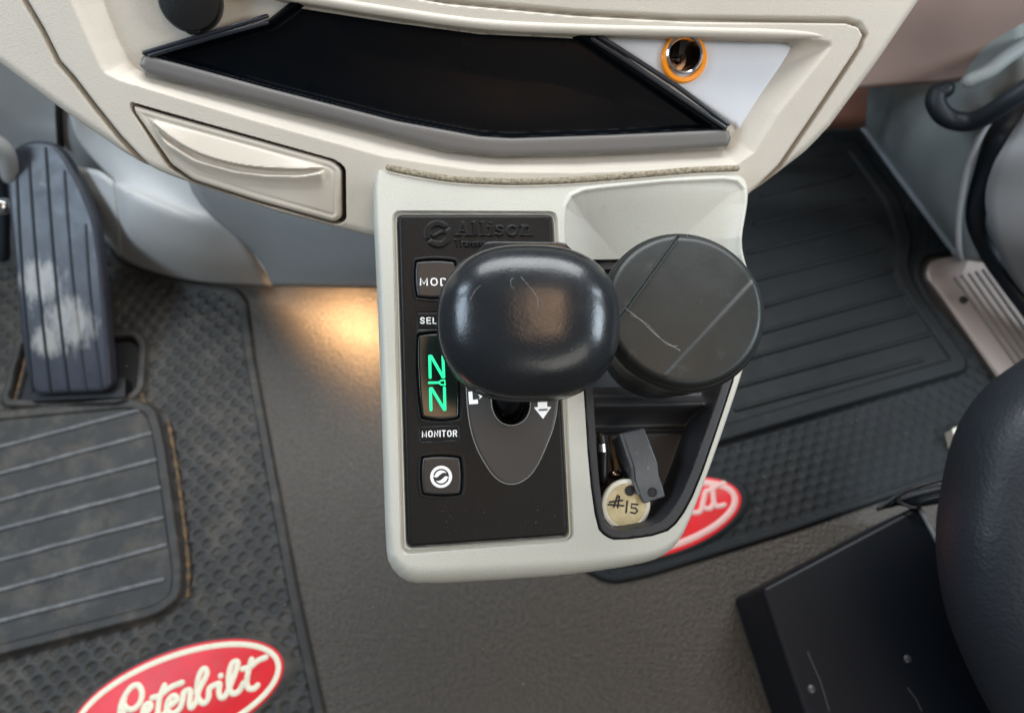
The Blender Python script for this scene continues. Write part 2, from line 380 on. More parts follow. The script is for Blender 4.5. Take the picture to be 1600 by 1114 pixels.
M['taupe'] = mat('taupe vinyl', (.56, .41, .36), .55, (900, .4, .0005), var=.12, varscale=6)
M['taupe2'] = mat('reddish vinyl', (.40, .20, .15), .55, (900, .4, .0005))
M['door'] = mat('door vinyl', (.40, .43, .46), .5, (900, .4, .0005), var=.1, varscale=8)
M['kick'] = mat('kick panel vinyl', (.42, .47, .465), .45, (900, .4, .0005), var=.2, varscale=8)
M['seal'] = mat('seal rubber', (.012, .018, .025), .45, (600, .2, .0004))
M['sill'] = mat('sill plate', (.22, .205, .195), .42, (700, .3, .0004), metal=.3, var=.1)
M['sillpink'] = mat('sill plate edge', (.30, .255, .235), .42, (700, .3, .0004), metal=.3)
M['box2'] = mat('scratched steel', (.05, .055, .06), .5)
M['leather'] = mat('black leather', (.015, .019, .025), .44, (230, .28, .0009), fine=(330, .3, .0008), roughvar=.12)
M['box'] = mat('black painted steel', (.006, .008, .012), .42, (500, .15, .0004), spec=.3)
M['seam'] = mat('seam dirt', (.16, .13, .09), .9, (900, .9, .001), col2=(.32, .28, .2), varscale=500)

# ------------------------------------------------------------------ floor
def ground():
    x0, x1, y0, y1 = -1.3, 1.6, -.6, 1.5
    o = mesh('floor', [(x0, y0, 0), (x1, y0, 0), (x1, y1, 0), (x0, y1, 0), (x0, y0, -.03), (x1, y0, -.03), (x1, y1, -.03), (x0, y1, -.03)],
             [(0, 1, 2, 3), (7, 6, 5, 4), (0, 4, 5, 1), (1, 5, 6, 2), (2, 6, 7, 3), (3, 7, 4, 0)], M['floor'], smooth=False)
    o['kind'] = 'structure'
ground()

# ------------------------------------------------------------------ driver's mat
mo = FF.poly([(-420, 330), (60, 330), (172, 340), (180, 392), (192, 412), (300, 443), (372, 452), (388, 470), (400, 560), (430, 720), (470, 930), (515, 1135), (530, 1230), (-420, 1230)])
mo = cround(mo, .012)
pad = cround(FF.poly([(-420, 715), (0, 648), (215, 628), (248, 640), (262, 690), (292, 890), (289, 935), (255, 962), (0, 1027), (-420, 1130)]), .02)
hole = cround(FF.poly([(22, 628), (45, 540), (212, 532), (222, 545), (218, 612), (196, 626)]), .006)
lc = FF.uv(283, 1090); lr = Vector(FF.uv(446, 1034))-Vector(lc)
lang = math.atan2(lr.y, lr.x); la = lr.length; lb = la*.44
def scales(U, V, a, px, py, depth):
    c, s = math.cos(a), math.sin(a); x = U*c+V*s; y = -U*s+V*c
    row = np.round(y/py); xs = x+(row % 2)*px*.5; cx = xs-np.round(xs/px)*px; cy = y-row*py
    # crescent dent: a disc dug on its left and rising to the right
    r = np.sqrt((cx/.42/px)**2+(cy/.50/py)**2); dig = np.clip(1-r, 0, 1)
    t = np.clip(.5-cx/px*1.0, 0, 1)
    return -depth*ss(dig, 0, .45)*t**1.5
def mat_h(U, V, sd):
    h = .006+.0*U
    dimple = scales(U, V, R(14), .0185, .0125, .0044)
    edge = ss(sd, .010, .013); e2 = ss(sd, 0, .003)
    dp = sdf(U, V, pad); dh = sdf(U, V, hole)
    x = (U-lc[0])*math.cos(lang)+(V-lc[1])*math.sin(lang); y = -(U-lc[0])*math.sin(lang)+(V-lc[1])*math.cos(lang)
    el = (np.sqrt((x/la)**2+(y/lb)**2)-1)*lb
    free = edge*ss(-dp, .002, .006)*ss(-dh, .012, .014)*ss(el, .002, .006)
    h = h-.0022*free+dimple*free
    h = h+.0035*ss(-dh, -.001, .001)*0
    h = h+.007*ss(dp, -.003, .002)-.0035*ss(dp, .0095, .0125)                      # heel pad with raised border
    h = h+.006*ss(-dh, .0, .002)*(1-ss(-dh, .008, .012))                          # rim round the pedal well
    return h*e2+.0015*(1-e2)
dm = thing('floor_mat', "dark rubber mat with dimples, ribbed heel pad and red oval badge on driver's side", 'floor mat', P(200, 900, 0))
field('mat_body', FF, mo, .0011, mat_h, M['rubber'], dm, snap=[pad, hole], holes=[hole], sharp=60)
# raised ribs of the heel pad
for a, b in [((-150, 738), (217, 641)), ((-150, 780), (235, 677)), ((-150, 820), (242, 719)), ((-150, 865), (249, 762)), ((-150, 914), (253, 809)), ((-150, 962), (258, 852)), ((-150, 1008), (254, 905))]:
    n = 14; pts = [P(a[0]+(b[0]-a[0])*k/n, a[1]+(b[1]-a[1])*k/n+random.uniform(-.4, .4), .0098) for k in range(n+1)]
    tube('rib', pts, .0030, M['rib'], dm, seg=10, flat=.75, up=(0, 0, 1))
# brown dirt caught along the pad's edge and in the pedal well
def dirtline(pts, r, z=.007):
    q = crm([P(x, y, z) for x, y in pts], 10); rr = [r*random.uniform(.45, 1.2) for _ in q]
    return tube('dirt_line', q, rr, M['dirt'], dm, seg=7, flat=.5, up=(0, 0, 1))
dirtline([(226, 560), (219, 600), (226, 632)], .003); dirtline([(262, 655), (274, 720), (285, 800), (294, 880), (293, 930)], .0026)
dirtline([(24, 622), (30, 600), (40, 560)], .002)
# badge
def badge(par, F, c, ang, a, b, h, border, words, rad, cm):
    n = 72; el = [(c[0]+a*math.cos(t)*math.cos(ang)-b*math.sin(t)*math.sin(ang), c[1]+a*math.cos(t)*math.sin(ang)+b*math.sin(t)*math.cos(ang)) for t in [2*math.pi*k/n for k in range(n)]]
    o = slab('badge', F, el, h-.003, h, M['red'], par, bev=.0008)
    k = 1-border*2.1/a; kb = 1-border*2.1/b
    el2 = [F.w(c[0]+a*k*math.cos(t)*math.cos(ang)-b*kb*math.sin(t)*math.sin(ang), c[1]+a*k*math.cos(t)*math.sin(ang)+b*kb*math.sin(t)*math.cos(ang), h) for t in [2*math.pi*k_/n for k_ in range(n)]]
    tube('badge_border', el2, border, cm, o, seg=8, flat=.3, up=F.n, closed=True)
    obs = []
    for s in words:
        q = crm([F.w(*F.uv(x, y, h), h+.0002) for x, y in s], 6) if len(s) > 2 else [F.w(*F.uv(x, y, h), h+.0002) for x, y in s]
        obs.append(tube('stroke', q, rad, cm, o, seg=8, flat=.45, up=F.n))
    j = join(obs, 'lettering'); j.parent = o
    return o
def zz(pts, s, ox, oy): return [(ox+x/s, oy+y/s) for x, y in pts]
Z = lambda *p: zz(p, 4.706, 120, 984)
pw = [Z((330, 720), (318, 600), (345, 500), (400, 420), (450, 405), (478, 450), (470, 520), (425, 575), (375, 580), (345, 540), (352, 490)),      # P
      Z((350, 580), (335, 640), (320, 720)),
      Z((480, 640), (520, 600), (545, 560), (530, 540), (500, 560), (485, 620), (505, 670), (560, 660), (600, 600)),                                   # e
      Z((645, 405), (615, 480), (600, 560), (600, 620), (625, 640), (660, 590)), Z((555, 497), (610, 480), (690, 420), (775, 385)),                       # t
      Z((660, 570), (700, 545), (735, 510), (725, 485), (695, 490), (665, 540), (672, 600), (715, 610), (760, 570), (780, 505)),                       # e
      Z((780, 505), (790, 455), (835, 445), (830, 520), (832, 560), (850, 565), (880, 520)),                                                        # r
      Z((880, 520), (900, 440), (955, 330), (945, 285), (915, 300), (890, 370), (885, 460), (905, 520), (940, 535), (968, 495), (975, 430), (1010, 405)),     # b
      Z((1010, 405), (1050, 395), (1045, 450), (1055, 490), (1085, 490), (1120, 430)), Z((1058, 335), (1060, 337)),                                    # i
      Z((1120, 430), (1160, 330), (1185, 250), (1170, 230), (1140, 250), (1118, 330), (1120, 420), (1145, 465), (1190, 450), (1225, 390)),               # l
      Z((1285, 215), (1262, 300), (1250, 380), (1262, 425), (1300, 430), (1330, 405)), Z((1220, 285), (1275, 270), (1330, 225), (1390, 200))]        # t
badge(dm, FF, lc, lang, la, lb, .0068, .0028, pw, .0030, M['cream'])

# ------------------------------------------------------------------ passenger's mat
mp = cround(FF.poly([(905, 890), (952, 914), (1010, 903), (1230, 835), (1470, 752), (1640, 690), (1700, 600), (1575, 600), (1560, 592), (1455, 468), (1436, 430), (1444, 404), (1496, 398), (1430, 305), (1346, 205), (1100, 210), (860, 300), (840, 600)]), .014)
rc = FF.uv(1030, 811); rr_ = Vector(FF.uv(1154, 773))-Vector(rc); rang = math.atan2(rr_.y, rr_.x); ra = rr_.length*1.0; rb = ra*.41
rpad = cround(FF.poly([(860, 770), (1130, 692), (1512, 580), (1428, 462), (1410, 420), (1420, 385), (1400, 320), (1330, 225), (860, 320)]), .02)
def matp_h(U, V, sd):
    dp = sdf(U, V, rpad); edge = ss(sd, .008, .011); e2 = ss(sd, 0, .003)
    x = (U-rc[0])*math.cos(rang)+(V-rc[1])*math.sin(rang); y = -(U-rc[0])*math.sin(rang)+(V-rc[1])*math.cos(rang)
    el = (np.sqrt((x/ra)**2+(y/rb)**2)-1)*rb
    free = edge*ss(-dp, .002, .006)*ss(el, .002, .006)
    h = .006-.0022*free+scales(U, V, R(16), .0165, .0115, .0024)*free
    h = h+.006*ss(dp, -.003, .002)-.004*ss(dp, .016, .020)
    return h*e2+.0015*(1-e2)
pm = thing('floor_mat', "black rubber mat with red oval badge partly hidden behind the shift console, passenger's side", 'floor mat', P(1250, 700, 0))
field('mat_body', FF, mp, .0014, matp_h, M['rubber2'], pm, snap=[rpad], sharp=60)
for a, b in [((1150, 640), (1440, 562)), ((1130, 610), (1462, 520)), ((1150, 565), (1440, 484)), ((1170, 525), (1420, 455)), ((1170, 485), (1400, 420)), ((1170, 440), (1385, 385)), ((1170, 395), (1370, 345)), ((1180, 350), (1350, 310)), ((1190, 305), (1330, 272))]:
    pts = [P(a[0]+(b[0]-a[0])*k/10, a[1]+(b[1]-a[1])*k/10, .0082) for k in range(11)]
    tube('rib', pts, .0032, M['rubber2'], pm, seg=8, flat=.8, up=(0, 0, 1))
Y2 = lambda *p: zz(p, 7.957, 1040, 720)
pw2 = [Y2((330, 640), (400, 640), (440, 610), (470, 500), (490, 400)), Y2((470, 500), (455, 560), (500, 590), (560, 585), (600, 520)), Y2((570, 285), (590, 400), (600, 500), (625, 560), (680, 560), (730, 545)), Y2((500, 380), (560, 360), (640, 310), (725, 275)),
       Y2((300, 420), (340, 380), (400, 400))]
badge(pm, FF, rc, rang, ra, rb, .0068, .0036, pw2, .0030, M['pink'])

# ------------------------------------------------------------------ accelerator pedal
pp = [(20, 232), (45, 219), (80, 221), (100, 240), (128, 290), (150, 345), (160, 420), (168, 520), (176, 612), (48, 618), (36, 560), (22, 420), (10, 300), (8, 255)]
p0, p1, p2 = P(48, 612, .03), P(172, 610, .03), P(45, 225, .17)
nn = (p1-p0).cross(p2-p0).normalized(); FPd = Frame(p0, nn, p1-p0)
pd = thing('accelerator_pedal', 'long black rubber accelerator pedal with pale dried mud, standing in the driver mat', 'pedal', P(110, 615, 0))
po = cround(FPd.poly(pp), .016)
def ped_h(U, V, sd):
    return .004*np.sqrt(np.clip(1-(1-np.clip(sd/.006, 0, 1))**2, 0, 1))-.0035+0*U
mm_ = M['pedal']
stain(M['pedal'], [(P(62, 440, .095), .035, .045), (P(105, 505, .07), .040, .05), (P(75, 530, .06), .025, .03)], (.36, .35, .33), 125)
pbody = field('pedal_plate', FPd, po, .0010, ped_h, mm_, pd, skirt=.010)
for (a, b) in [((26, 250), (52, 612)), ((45, 235), (80, 612)), ((72, 232), (108, 612)), ((101, 268), (135, 610)), ((134, 352), (160, 608))]:
    pts = []
    for k in range(15):
        t = k/14; bend = math.sin(t*math.pi)*(-6); pts.append(FPd.w(*FPd.uv(a[0]+(b[0]-a[0])*t+bend*.6, a[1]+(b[1]-a[1])*t), .0008))
    tube('tread_rib', pts, .0016, M['seal'] if a[0] < 100 else M['pedal'], pd, seg=8, flat=1.0, up=FPd.n)
slab('pedal_well', FF, hole, .0002, .0016, M['moat'], dm)
# pedal hinge and arm
def boxpts(name, top, zlow, material, parent=None):
    n = len(top); vs = [Vector(t) for t in top]+[Vector((t[0], t[1], zlow)) for t in top]
    c = sum((Vector(t) for t in top), Vector())/n
    a = (vs[1]-vs[0]).cross(vs[2]-vs[1])
    fs = [tuple(range(n)), tuple(reversed(range(n, 2*n)))]+[(i+n, (i+1) % n+n, (i+1) % n, i) for i in range(n)]
    if a.z < 0: fs = [f[::-1] for f in fs]
    return mesh(name, vs, fs, material, parent, smooth=False)
boxpts('hinge_block', [P(50, 626, .020), P(195, 620, .020), P(196, 590, .020), P(52, 590, .020)], .002, M['moat'], pd)
tube('pedal_arm', [P(100, 560, .015), P(118, 430, .05), P(105, 300, .10)], .009, M['seal'], pd)
# brake linkage behind
bk = thing('brake_linkage', 'metal brake linkage behind the accelerator pedal at the left border', 'linkage', P(-10, 300, .1))
tube('link_rod', crm([P(-60, 190, .22), P(-20, 215, .2), P(8, 238, .18), P(16, 275, .15)], 6), .010, M['greyplastic'], bk)
tube('link_bolt', [P(-30, 330, .12), P(6, 322, .12)], .010, M['chrome'], bk)
tube('link_arm', crm([P(-40, 260, .13), P(0, 285, .10), P(5, 400, .03)], 6), .008, M['seal'], bk)

# ------------------------------------------------------------------ grey engine cover and firewall under the dash
fw = thing('engine_cover', 'blue grey moulded footwell cover under the dash beside the accelerator pedal', 'cover', P(400, 440, 0))
# right flat face
patch('side_face', [[PY(290, 150, .54), PY(420, 150, .53), PY(560, 150, .52), PY(760, 150, .51)],
                    [PY(300, 300, .50), PY(400, 300, .485), PY(520, 300, .465), PY(760, 300, .455)],
                    [PY(400, 400, .474), PY(450, 400, .455), PY(560, 400, .430), PY(760, 400, .425)],
                    [PY(426, 448, .462), PY(480, 449, .440), PY(580, 451, .418), PY(760, 452, .415)]], M['greyplastic'], fw, thick=.006)
# bulged foot at the left
patch('foot_bulge', [[PY(95, 120, .60), PY(170, 120, .59), PY(250, 130, .57), PY(330, 150, .55)],
                     [PY(120, 215, .58), PY(170, 205, .58), PY(250, 240, .545), PY(335, 268, .52)],
                     [PY(165, 272, .555), PY(200, 285, .530), PY(270, 312, .508), PY(352, 335, .494)],
                     [PY(176, 296, .535), PY(205, 306, .505), PY(280, 338, .485), PY(378, 372, .482)],
                     [PY(181, 350, .518), PY(215, 365, .488), PY(300, 398, .470), PY(405, 412, .474)],
                     [P(184, 402, .0), P(225, 424, -.001), P(310, 444, -.001), P(432, 450, -.002)]], M['greyrug'], fw)
patch('left_face', [[PY(-120, 40, .66), PY(0, 40, .66), PY(90, 90, .65), PY(200, 110, .62)],
                    [PY(-120, 160, .64), PY(0, 160, .64), PY(92, 180, .63), PY(165, 180, .605)],
                    [PY(-120, 215, .63), PY(0, 213, .63), PY(95, 225, .615), PY(180, 262, .59)],
                    [PY(-120, 330, .60), PY(0, 330, .60), PY(100, 330, .59), PY(180, 340, .58)]], M['greyplastic'], fw)
tube('panel_seam', [PY(93, 130, .634), PY(92, 180, .625), PY(95, 228, .609)], .004, M['moat'], fw)
patch('carpet_flap', [[PY(118, 262, .57), PY(150, 268, .55), PY(176, 285, .535)], [PY(140, 320, .54), PY(160, 325, .53), PY(186, 350, .51)], [P(150, 370, .012), P(172, 385, .01), P(188, 405, .008)]], M['greyrug'], fw)
# far wall closing the footwell
mesh('far_wall', [(-1.3, .80, -.01), (1.6, .80, -.01), (1.6, .80, .60), (-1.3, .80, .60), (-1.3, .83, -.01), (1.6, .83, -.01), (1.6, .83, .60), (-1.3, .83, .60)],
     [(0, 1, 2, 3), (7, 6, 5, 4), (3, 2, 6, 7), (0, 3, 7, 4), (1, 5, 6, 2), (0, 4, 5, 1)], M['greyplastic'], fw, smooth=False)

# ------------------------------------------------------------------ dashboard
da = thing('dashboard', 'cream plastic dash centre with black tray, drawer and power sockets', 'dashboard', FD.w(0, 0, -.05))
D_out = FD.poly([(-150, -60), (-130, 18), (0, 103), (94, 173), (189, 238), (239, 267), (306, 291), (431, 333), (539, 361), (600, 376), (900, 395), (1100, 350), (1174, 306), (1206, 281), (1262, 238), (1300, 199), (1375, 97), (1441, 0), (1490, -68), (-150, -80)])
D_bez = FD.poly([(-30, -160), (41, 0), (69, 47), (94, 97), (116, 121), (148, 163), (189, 214), (234, 262), (262, 276), (306, 291), (431, 333), (539, 361), (600, 376), (900, 395), (1100, 350), (1166, 310), (1217, 259), (1281, 165), (1341, 75), (1349, 56), (1341, 42), (1322, 36), (1075, 33), (900, 24), (697, 5), (540, -22), (300, -90)])
su, sv = FD.uv(1068, 92, -.010); s_r = 39*.462/FPX
D_sock = [(su-.0004+s_r*.70*math.cos(2*math.pi*k/40), sv+.0022+s_r*.70*math.sin(2*math.pi*k/40)) for k in range(40)]
D_rec = FD.poly([(60, -140), (110, 0), (130, 45), (157, 104), (165, 116), (189, 127), (400, 190), (600, 246), (750, 268), (900, 271), (1100, 264), (1150, 258), (1178, 240), (1215, 180), (1300, 75), (1298, 64), (1275, 61), (900, 52), (750, 45), (600, 24), (430, -5), (200, -80)])
D_flo = FD.poly([(110, -140), (150, 0), (172, 58), (190, 92), (200, 104), (222, 114), (400, 160), (560, 200), (700, 237), (780, 245), (900, 243), (1140, 232), (1152, 212), (1190, 150), (1245, 72), (1240, 64), (900, 54), (750, 47), (600, 26), (430, -3), (200, -78)])
D_cut = FD.poly([(224, 92), (415, 34), (440, 4), (600, 29), (750, 49), (925, 57), (1132, 200), (1136, 218), (1000, 229), (780, 235), (700, 226), (560, 190), (400, 150), (232, 105)])
D_top = FD.poly([(430, -5), (600, 24), (750, 45), (900, 52), (1250, 61)])
D_dr = cround(FD.poly([(204, 159), (250, 172), (524, 249), (541, 262), (542, 345), (528, 353), (400, 318), (300, 286), (262, 262), (204, 172)]), .003)
D_tray = FD.poly([(212, 90), (216, 84), (415, 26), (500, -40), (905, 34), (936, 52), (1142, 198), (1147, 216), (1142, 228), (1000, 237), (900, 240), (780, 243), (700, 234), (560, 198), (400, 158), (225, 113), (213, 104)])
tr_in = FD.poly([(236, 84), (420, 32), (505, -30), (895, 44), (915, 57), (1124, 200), (1040, 204), (950, 209), (800, 214), (750, 211), (620, 186), (420, 135)])
def dash_h(U, V, sd):
    b = sdf(U, V, D_bez); r = sdf(U, V, D_rec); f = sdf(U, V, D_flo); d = sdf(U, V, D_dr); t = sdf(U, V, D_cut)
    h = -.006*(1-np.sqrt(np.clip(1-(1-np.clip(sd/.006, 0, 1))**2, 0, 1)))             # rounded outer edge
    h = h-.006*np.exp(-(np.clip(b+.0010, -1, 1)/.0012)**2)                           # seam round the bezel
    h = h+.0015*ss(b, .0, .0015)
    up = ss(b, .0, .004)
    tt = np.clip(r/(np.maximum(r, 0)-np.minimum(f, 0)+1e-6), 0, 1)
    q = np.where(r > 0, np.where(f > 0, 1, tt), 0); h = h-.013*(.12*ss(q, 0, .25)+.88*np.clip((q-.04)/.96, 0, 1))
    h = np.where(d > 0, h-.012*ss(d, 0, .0012), h)
    return h
field('dash_shell', FD, D_out, .0008, dash_h, M['dash'], da, snap=[D_bez, D_rec, D_flo, D_dr], holes=[D_cut, D_sock], skirt=.10, sharp=50)
# bluish painted inner panel at the right
D_sil = cround(FD.poly([(944, 61), (1244, 69), (1190, 150), (1153, 210), (1148, 196), (1142, 194)], -.011), .002)
field('painted_panel', FD, D_sil, .0012, lambda U, V, sd: -.0112+.0012*ss(sd, 0, .0015), M['silver'], da, skirt=.004, holes=[D_sock])
# overhanging upper rim of the recess
rimp = [FD.w(*FD.uv(x, y), .0005) for x, y in [(400, -14), (500, 2), (600, 18), (750, 38.5), (900, 46.5), (1080, 51), (1240, 55), (1290, 58)]]
rq = crm(rimp, 8); tube('recess_rim', rq, [.0032*min(1, .25+(len(rq)-1-k)/14) for k in range(len(rq))], M['dash'], da, seg=14)
# tray
def tray_h(U, V, sd):
    i = sdf(U, V, tr_in); lip = .0035*ss(sd, 0, .0025)
    h = -.009+lip
    s2 = ss(i, 0, .004)
    return h-.0065*ss(i, 0, .003)-.0012*ss(i, .003, .04)
trayo = field('tray', FD, D_tray, .0008, tray_h, M['tray'], da, snap=[tr_in], skirt=.02, sharp=50)
# front lip; its grey paints the sky's reflection on black plastic
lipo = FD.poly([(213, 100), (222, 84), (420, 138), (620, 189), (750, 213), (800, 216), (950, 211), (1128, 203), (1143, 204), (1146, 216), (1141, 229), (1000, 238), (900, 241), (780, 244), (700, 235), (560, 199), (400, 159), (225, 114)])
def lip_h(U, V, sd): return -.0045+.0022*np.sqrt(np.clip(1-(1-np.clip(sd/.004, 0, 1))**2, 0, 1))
field('tray_lip', FD, lipo, .0009, lip_h, M['lipsheen'], trayo, skirt=.004, sharp=50)
for pts in ([(928, 60), (985, 97), (1050, 141), (1136, 199)], [(938, 56), (1000, 95), (1060, 134), (1140, 194)]):
    tube('tray_bead', [FD.w(*FD.uv(x, y), -.0035) for x, y in pts], .0016, M['bead'], trayo)
tube('tray_bead', [FD.w(*FD.uv(x, y), -.0035) for x, y in [(232, 86), (330, 57), (415, 34)]], .0014, M['bead'], trayo)
tube('tray_bead', [FD.w(*FD.uv(x, y), -.0035) for x, y in [(222, 82), (330, 50), (415, 24)]], .0014, M['bead'], trayo)
# drawer
dro = cround(FD.poly([(208, 164), (250, 177), (520, 252), (533, 264), (533, 340), (522, 347), (400, 313), (303, 282), (268, 257), (210, 175)]), .0025)
arc_ = FD.poly([(228, 182), (260, 214), (310, 243), (370, 260), (420, 267), (470, 268), (508, 262)])
arc2 = FD.poly([(228, 182), (300, 203), (400, 230), (470, 250), (508, 262)])
scoop = chaikin(FD.poly([(228, 182), (300, 201), (400, 228), (470, 247), (510, 260), (500, 266), (470, 268), (420, 267), (370, 261), (310, 244), (262, 215)]), 2)
under = cround(FD.poly([(240, 196), (262, 216), (310, 246), (370, 263), (420, 269), (470, 270), (508, 264), (510, 298), (440, 299), (370, 292), (310, 270), (262, 236)]), .003)
def dr_h(U, V, sd):
    h = -.0012+.0022*np.sqrt(np.clip(1-(1-np.clip(sd/.0025, 0, 1))**2, 0, 1))
    h = h-.0006*np.exp(-((sd-.0042)/.0008)**2)
    s = sdf(U, V, scoop); u = sdf(U, V, under)
    top = dseg(U, V, arc2); bot = dseg(U, V, arc_); t = top/(top+bot+1e-6)
    h = h+np.where(s > 0, .0055*t**.9*ss(s, -.0001, .002), 0)
    ub = dseg(U, V, arc_)
    h = h+np.where((u > 0) & (s <= 0), .0055*np.exp(-(ub/.0065)**2)*ss(u, 0, .003), 0)
    return h
drw = field('drawer', FD, dro, .0007, dr_h, M['drawer'], da, snap=[scoop], skirt=.010, sharp=60)
mo_ = mesh('drawer_gap', [FD.w(*FD.uv(x, y), -.0095) for x, y in [(203, 160), (543, 256), (543, 351), (400, 317), (290, 280), (262, 262)]], [(0, 5, 4, 3, 2, 1)], M['moat'], da, smooth=False)
sm = mo_.modifiers.new('thickness', 'SOLIDIFY'); sm.thickness = .002
# power socket with amber ring
su, sv = FD.uv(1068, 92, -.010); SM = FD.mat(su, sv, -.0095)
s_r = 39*.462/FPX
ps = lathe('power_socket', SM, [(s_r, -.002), (s_r, .0012), (s_r*.94, .0022), (s_r*.80, .0024), (s_r*.76, .0018), (s_r*.76, -.002)], M['amber'], da, cap0=False, cap1=False)
lathe('chrome_ring', SM @ Matrix.Translation((-.0004, .0022, 0)), [(s_r*.79, .001), (s_r*.79, .0032), (s_r*.74, .0038), (s_r*.68, .0032), (s_r*.66, .001)], M['chrome'], ps, cap0=False, cap1=False)
lathe('socket_barrel', SM @ Matrix.Translation((-.0004, .0022, 0)), [(s_r*.67, .0028), (s_r*.645, .0), (s_r*.64, -.020), (s_r*.60, -.0225), (.0001, -.0225)], M['barrel'], ps, cap0=False)
slab('contact_strip', Frame(SM @ Vector((0, .003, -.001)), FD.n, FD.x), [(-.0022, .0), (.0015, .0), (.004, .009), (-.001, .009)], -.020, -.004, M['moat'], ps)
lathe('contact_pin', SM @ Matrix.Translation((.001, .001, -.0225)), [(.0030, 0), (.0030, .006), (.0012, .008), (.0001, .008)], M['barrel'], ps)
# round black socket cap, top left
cu, cv = FD.uv(299, 1, -.004); CM = FD.mat(cu, cv, -.0105)
c_r = 47*.455/FPX
cp = lathe('socket_cap', CM, [(c_r*.94, 0), (c_r*.97, .004), (c_r*.99, .0095), (c_r*.95, .0112), (c_r*.60, .0122), (c_r*.2, .0125), (.0001, .0125)], M['black'], da)
slab('cap_tab', Frame(CM @ Vector((0, -c_r*.95, 0)), FD.n, FD.x), cround([(-.006, .003), (-.0035, -.0018), (.0035, -.0018), (.007, .003)], .001), .004, .0105, M['black'], cp, bev=.0008)
lathe('cap_collar', CM @ Matrix.Translation((-.0018, .001, 0)), [(c_r*1.0, -.002), (c_r*1.02, .001), (c_r*1.0, .0045), (c_r*.9, .005)], M['moat'], cp)

# ------------------------------------------------------------------ console body
co_ = thing('shift_console', 'cream plastic shift console hanging below the dash centre', 'console', FC.w(0, 0, -.06))
C_out = FC.poly([(582, 300), (587, 264), (594, 262), (612, 268), (640, 274), (700, 284), (760, 288), (820, 289), (900, 286), (1000, 278), (1080, 271), (1150, 268), (1167, 276), (1174, 294), (1172, 320), (1163, 370), (1164, 395), (1180, 440), (1182, 520), (1166, 580), (1140, 660), (1108, 750), (1078, 830), (1062, 858), (1040, 876), (1000, 888), (900, 903), (800, 911), (660, 919), (630, 913), (608, 888), (603, 860), (598, 700), (590, 480)])
C_top = FC.poly([(590, 310), (593, 268), (597, 266), (612, 271), (640, 277), (700, 287), (760, 291), (820, 292), (900, 289), (1000, 281), (1080, 274), (1146, 271), (1162, 279), (1168, 296), (1166, 320), (1157, 370), (1158, 395), (1172, 440), (1174, 520), (1158, 580), (1131, 660), (1100, 748), (1070, 822), (1050, 846), (1010, 862), (900, 872), (780, 878), (660, 884), (634, 880), (616, 862), (612, 700), (603, 480)])
C_out = chaikin(C_out, 1); C_top = chaikin(C_top, 1)
C_pan = cround(FC.poly([(612, 329), (871, 330), (898, 846), (626, 868)]), .006)
C_pan2 = cround(FC.poly([(619, 334), (865, 334), (890, 840), (634, 858)]), .004)
C_sco = FC.poly([(884, 470), (882, 345), (884, 325), (893, 308), (912, 299), (940, 295), (1040, 285), (1130, 281), (1152, 284), (1162, 296), (1163, 318), (1155, 370), (1158, 400), (1170, 445), (1160, 520), (1150, 600), (900, 600)])
C_pocket = FC.poly([(905, 520), (905, 430), (918, 402), (950, 392), (1110, 396), (1150, 430), (1158, 500), (1153, 575), (1125, 660), (1089, 764), (1063, 813), (1037, 835), (963, 845), (945, 838), (932, 824), (920, 740), (912, 610)])
C_pocket = chaikin(C_pocket, 1)
def con_h(U, V, sd):
    it = sdf(U, V, C_top); t = np.where(it > 0, 1, np.clip(sd/(sd-np.minimum(it, 0)+1e-6), 0, 1))
    h = -.013*(1-np.sqrt(np.clip(1-(1-t)**2, 0, 1)))
    a = sdf(U, V, C_pan); b = sdf(U, V, C_pan2)
    h = h-.0024*ss(a, 0, .0010)+.0022*ss(a, .0016, .0030)-.004*ss(b, 0, .001)
    s = sdf(U, V, C_sco); top = FC.uv(900, 285)[1]; bot = FC.uv(900, 470)[1]
    dep = np.clip((top-V)/(top-bot), 0, 1)
    D = .004+.030*dep**1.1
    h = h-np.where(s > 0, D*(1-np.exp(-np.maximum(s, 0)/.011))+.0006*ss(s, 0, .0008), 0)*(1-ss(-V, -FC.uv(900, 470)[1], -FC.uv(900, 600)[1]))
    h = h+.0007*np.exp(-((s+.001)/.0012)**2)*(1-ss(-V, -FC.uv(900, 470)[1], -FC.uv(900, 560)[1]))
    return h
field('console_shell', FC, C_out, .0007, con_h, M['console'], co_, snap=[C_top, C_pan, C_pan2, C_sco], holes=[C_pocket, shrink(FC, C_pan2, .0025)], skirt=.075, sharp=50)
slab('console_base', FC, cround([(u*.94, v*.95) for u, v in C_out], .004), -.090, -.066, M['console'], co_)
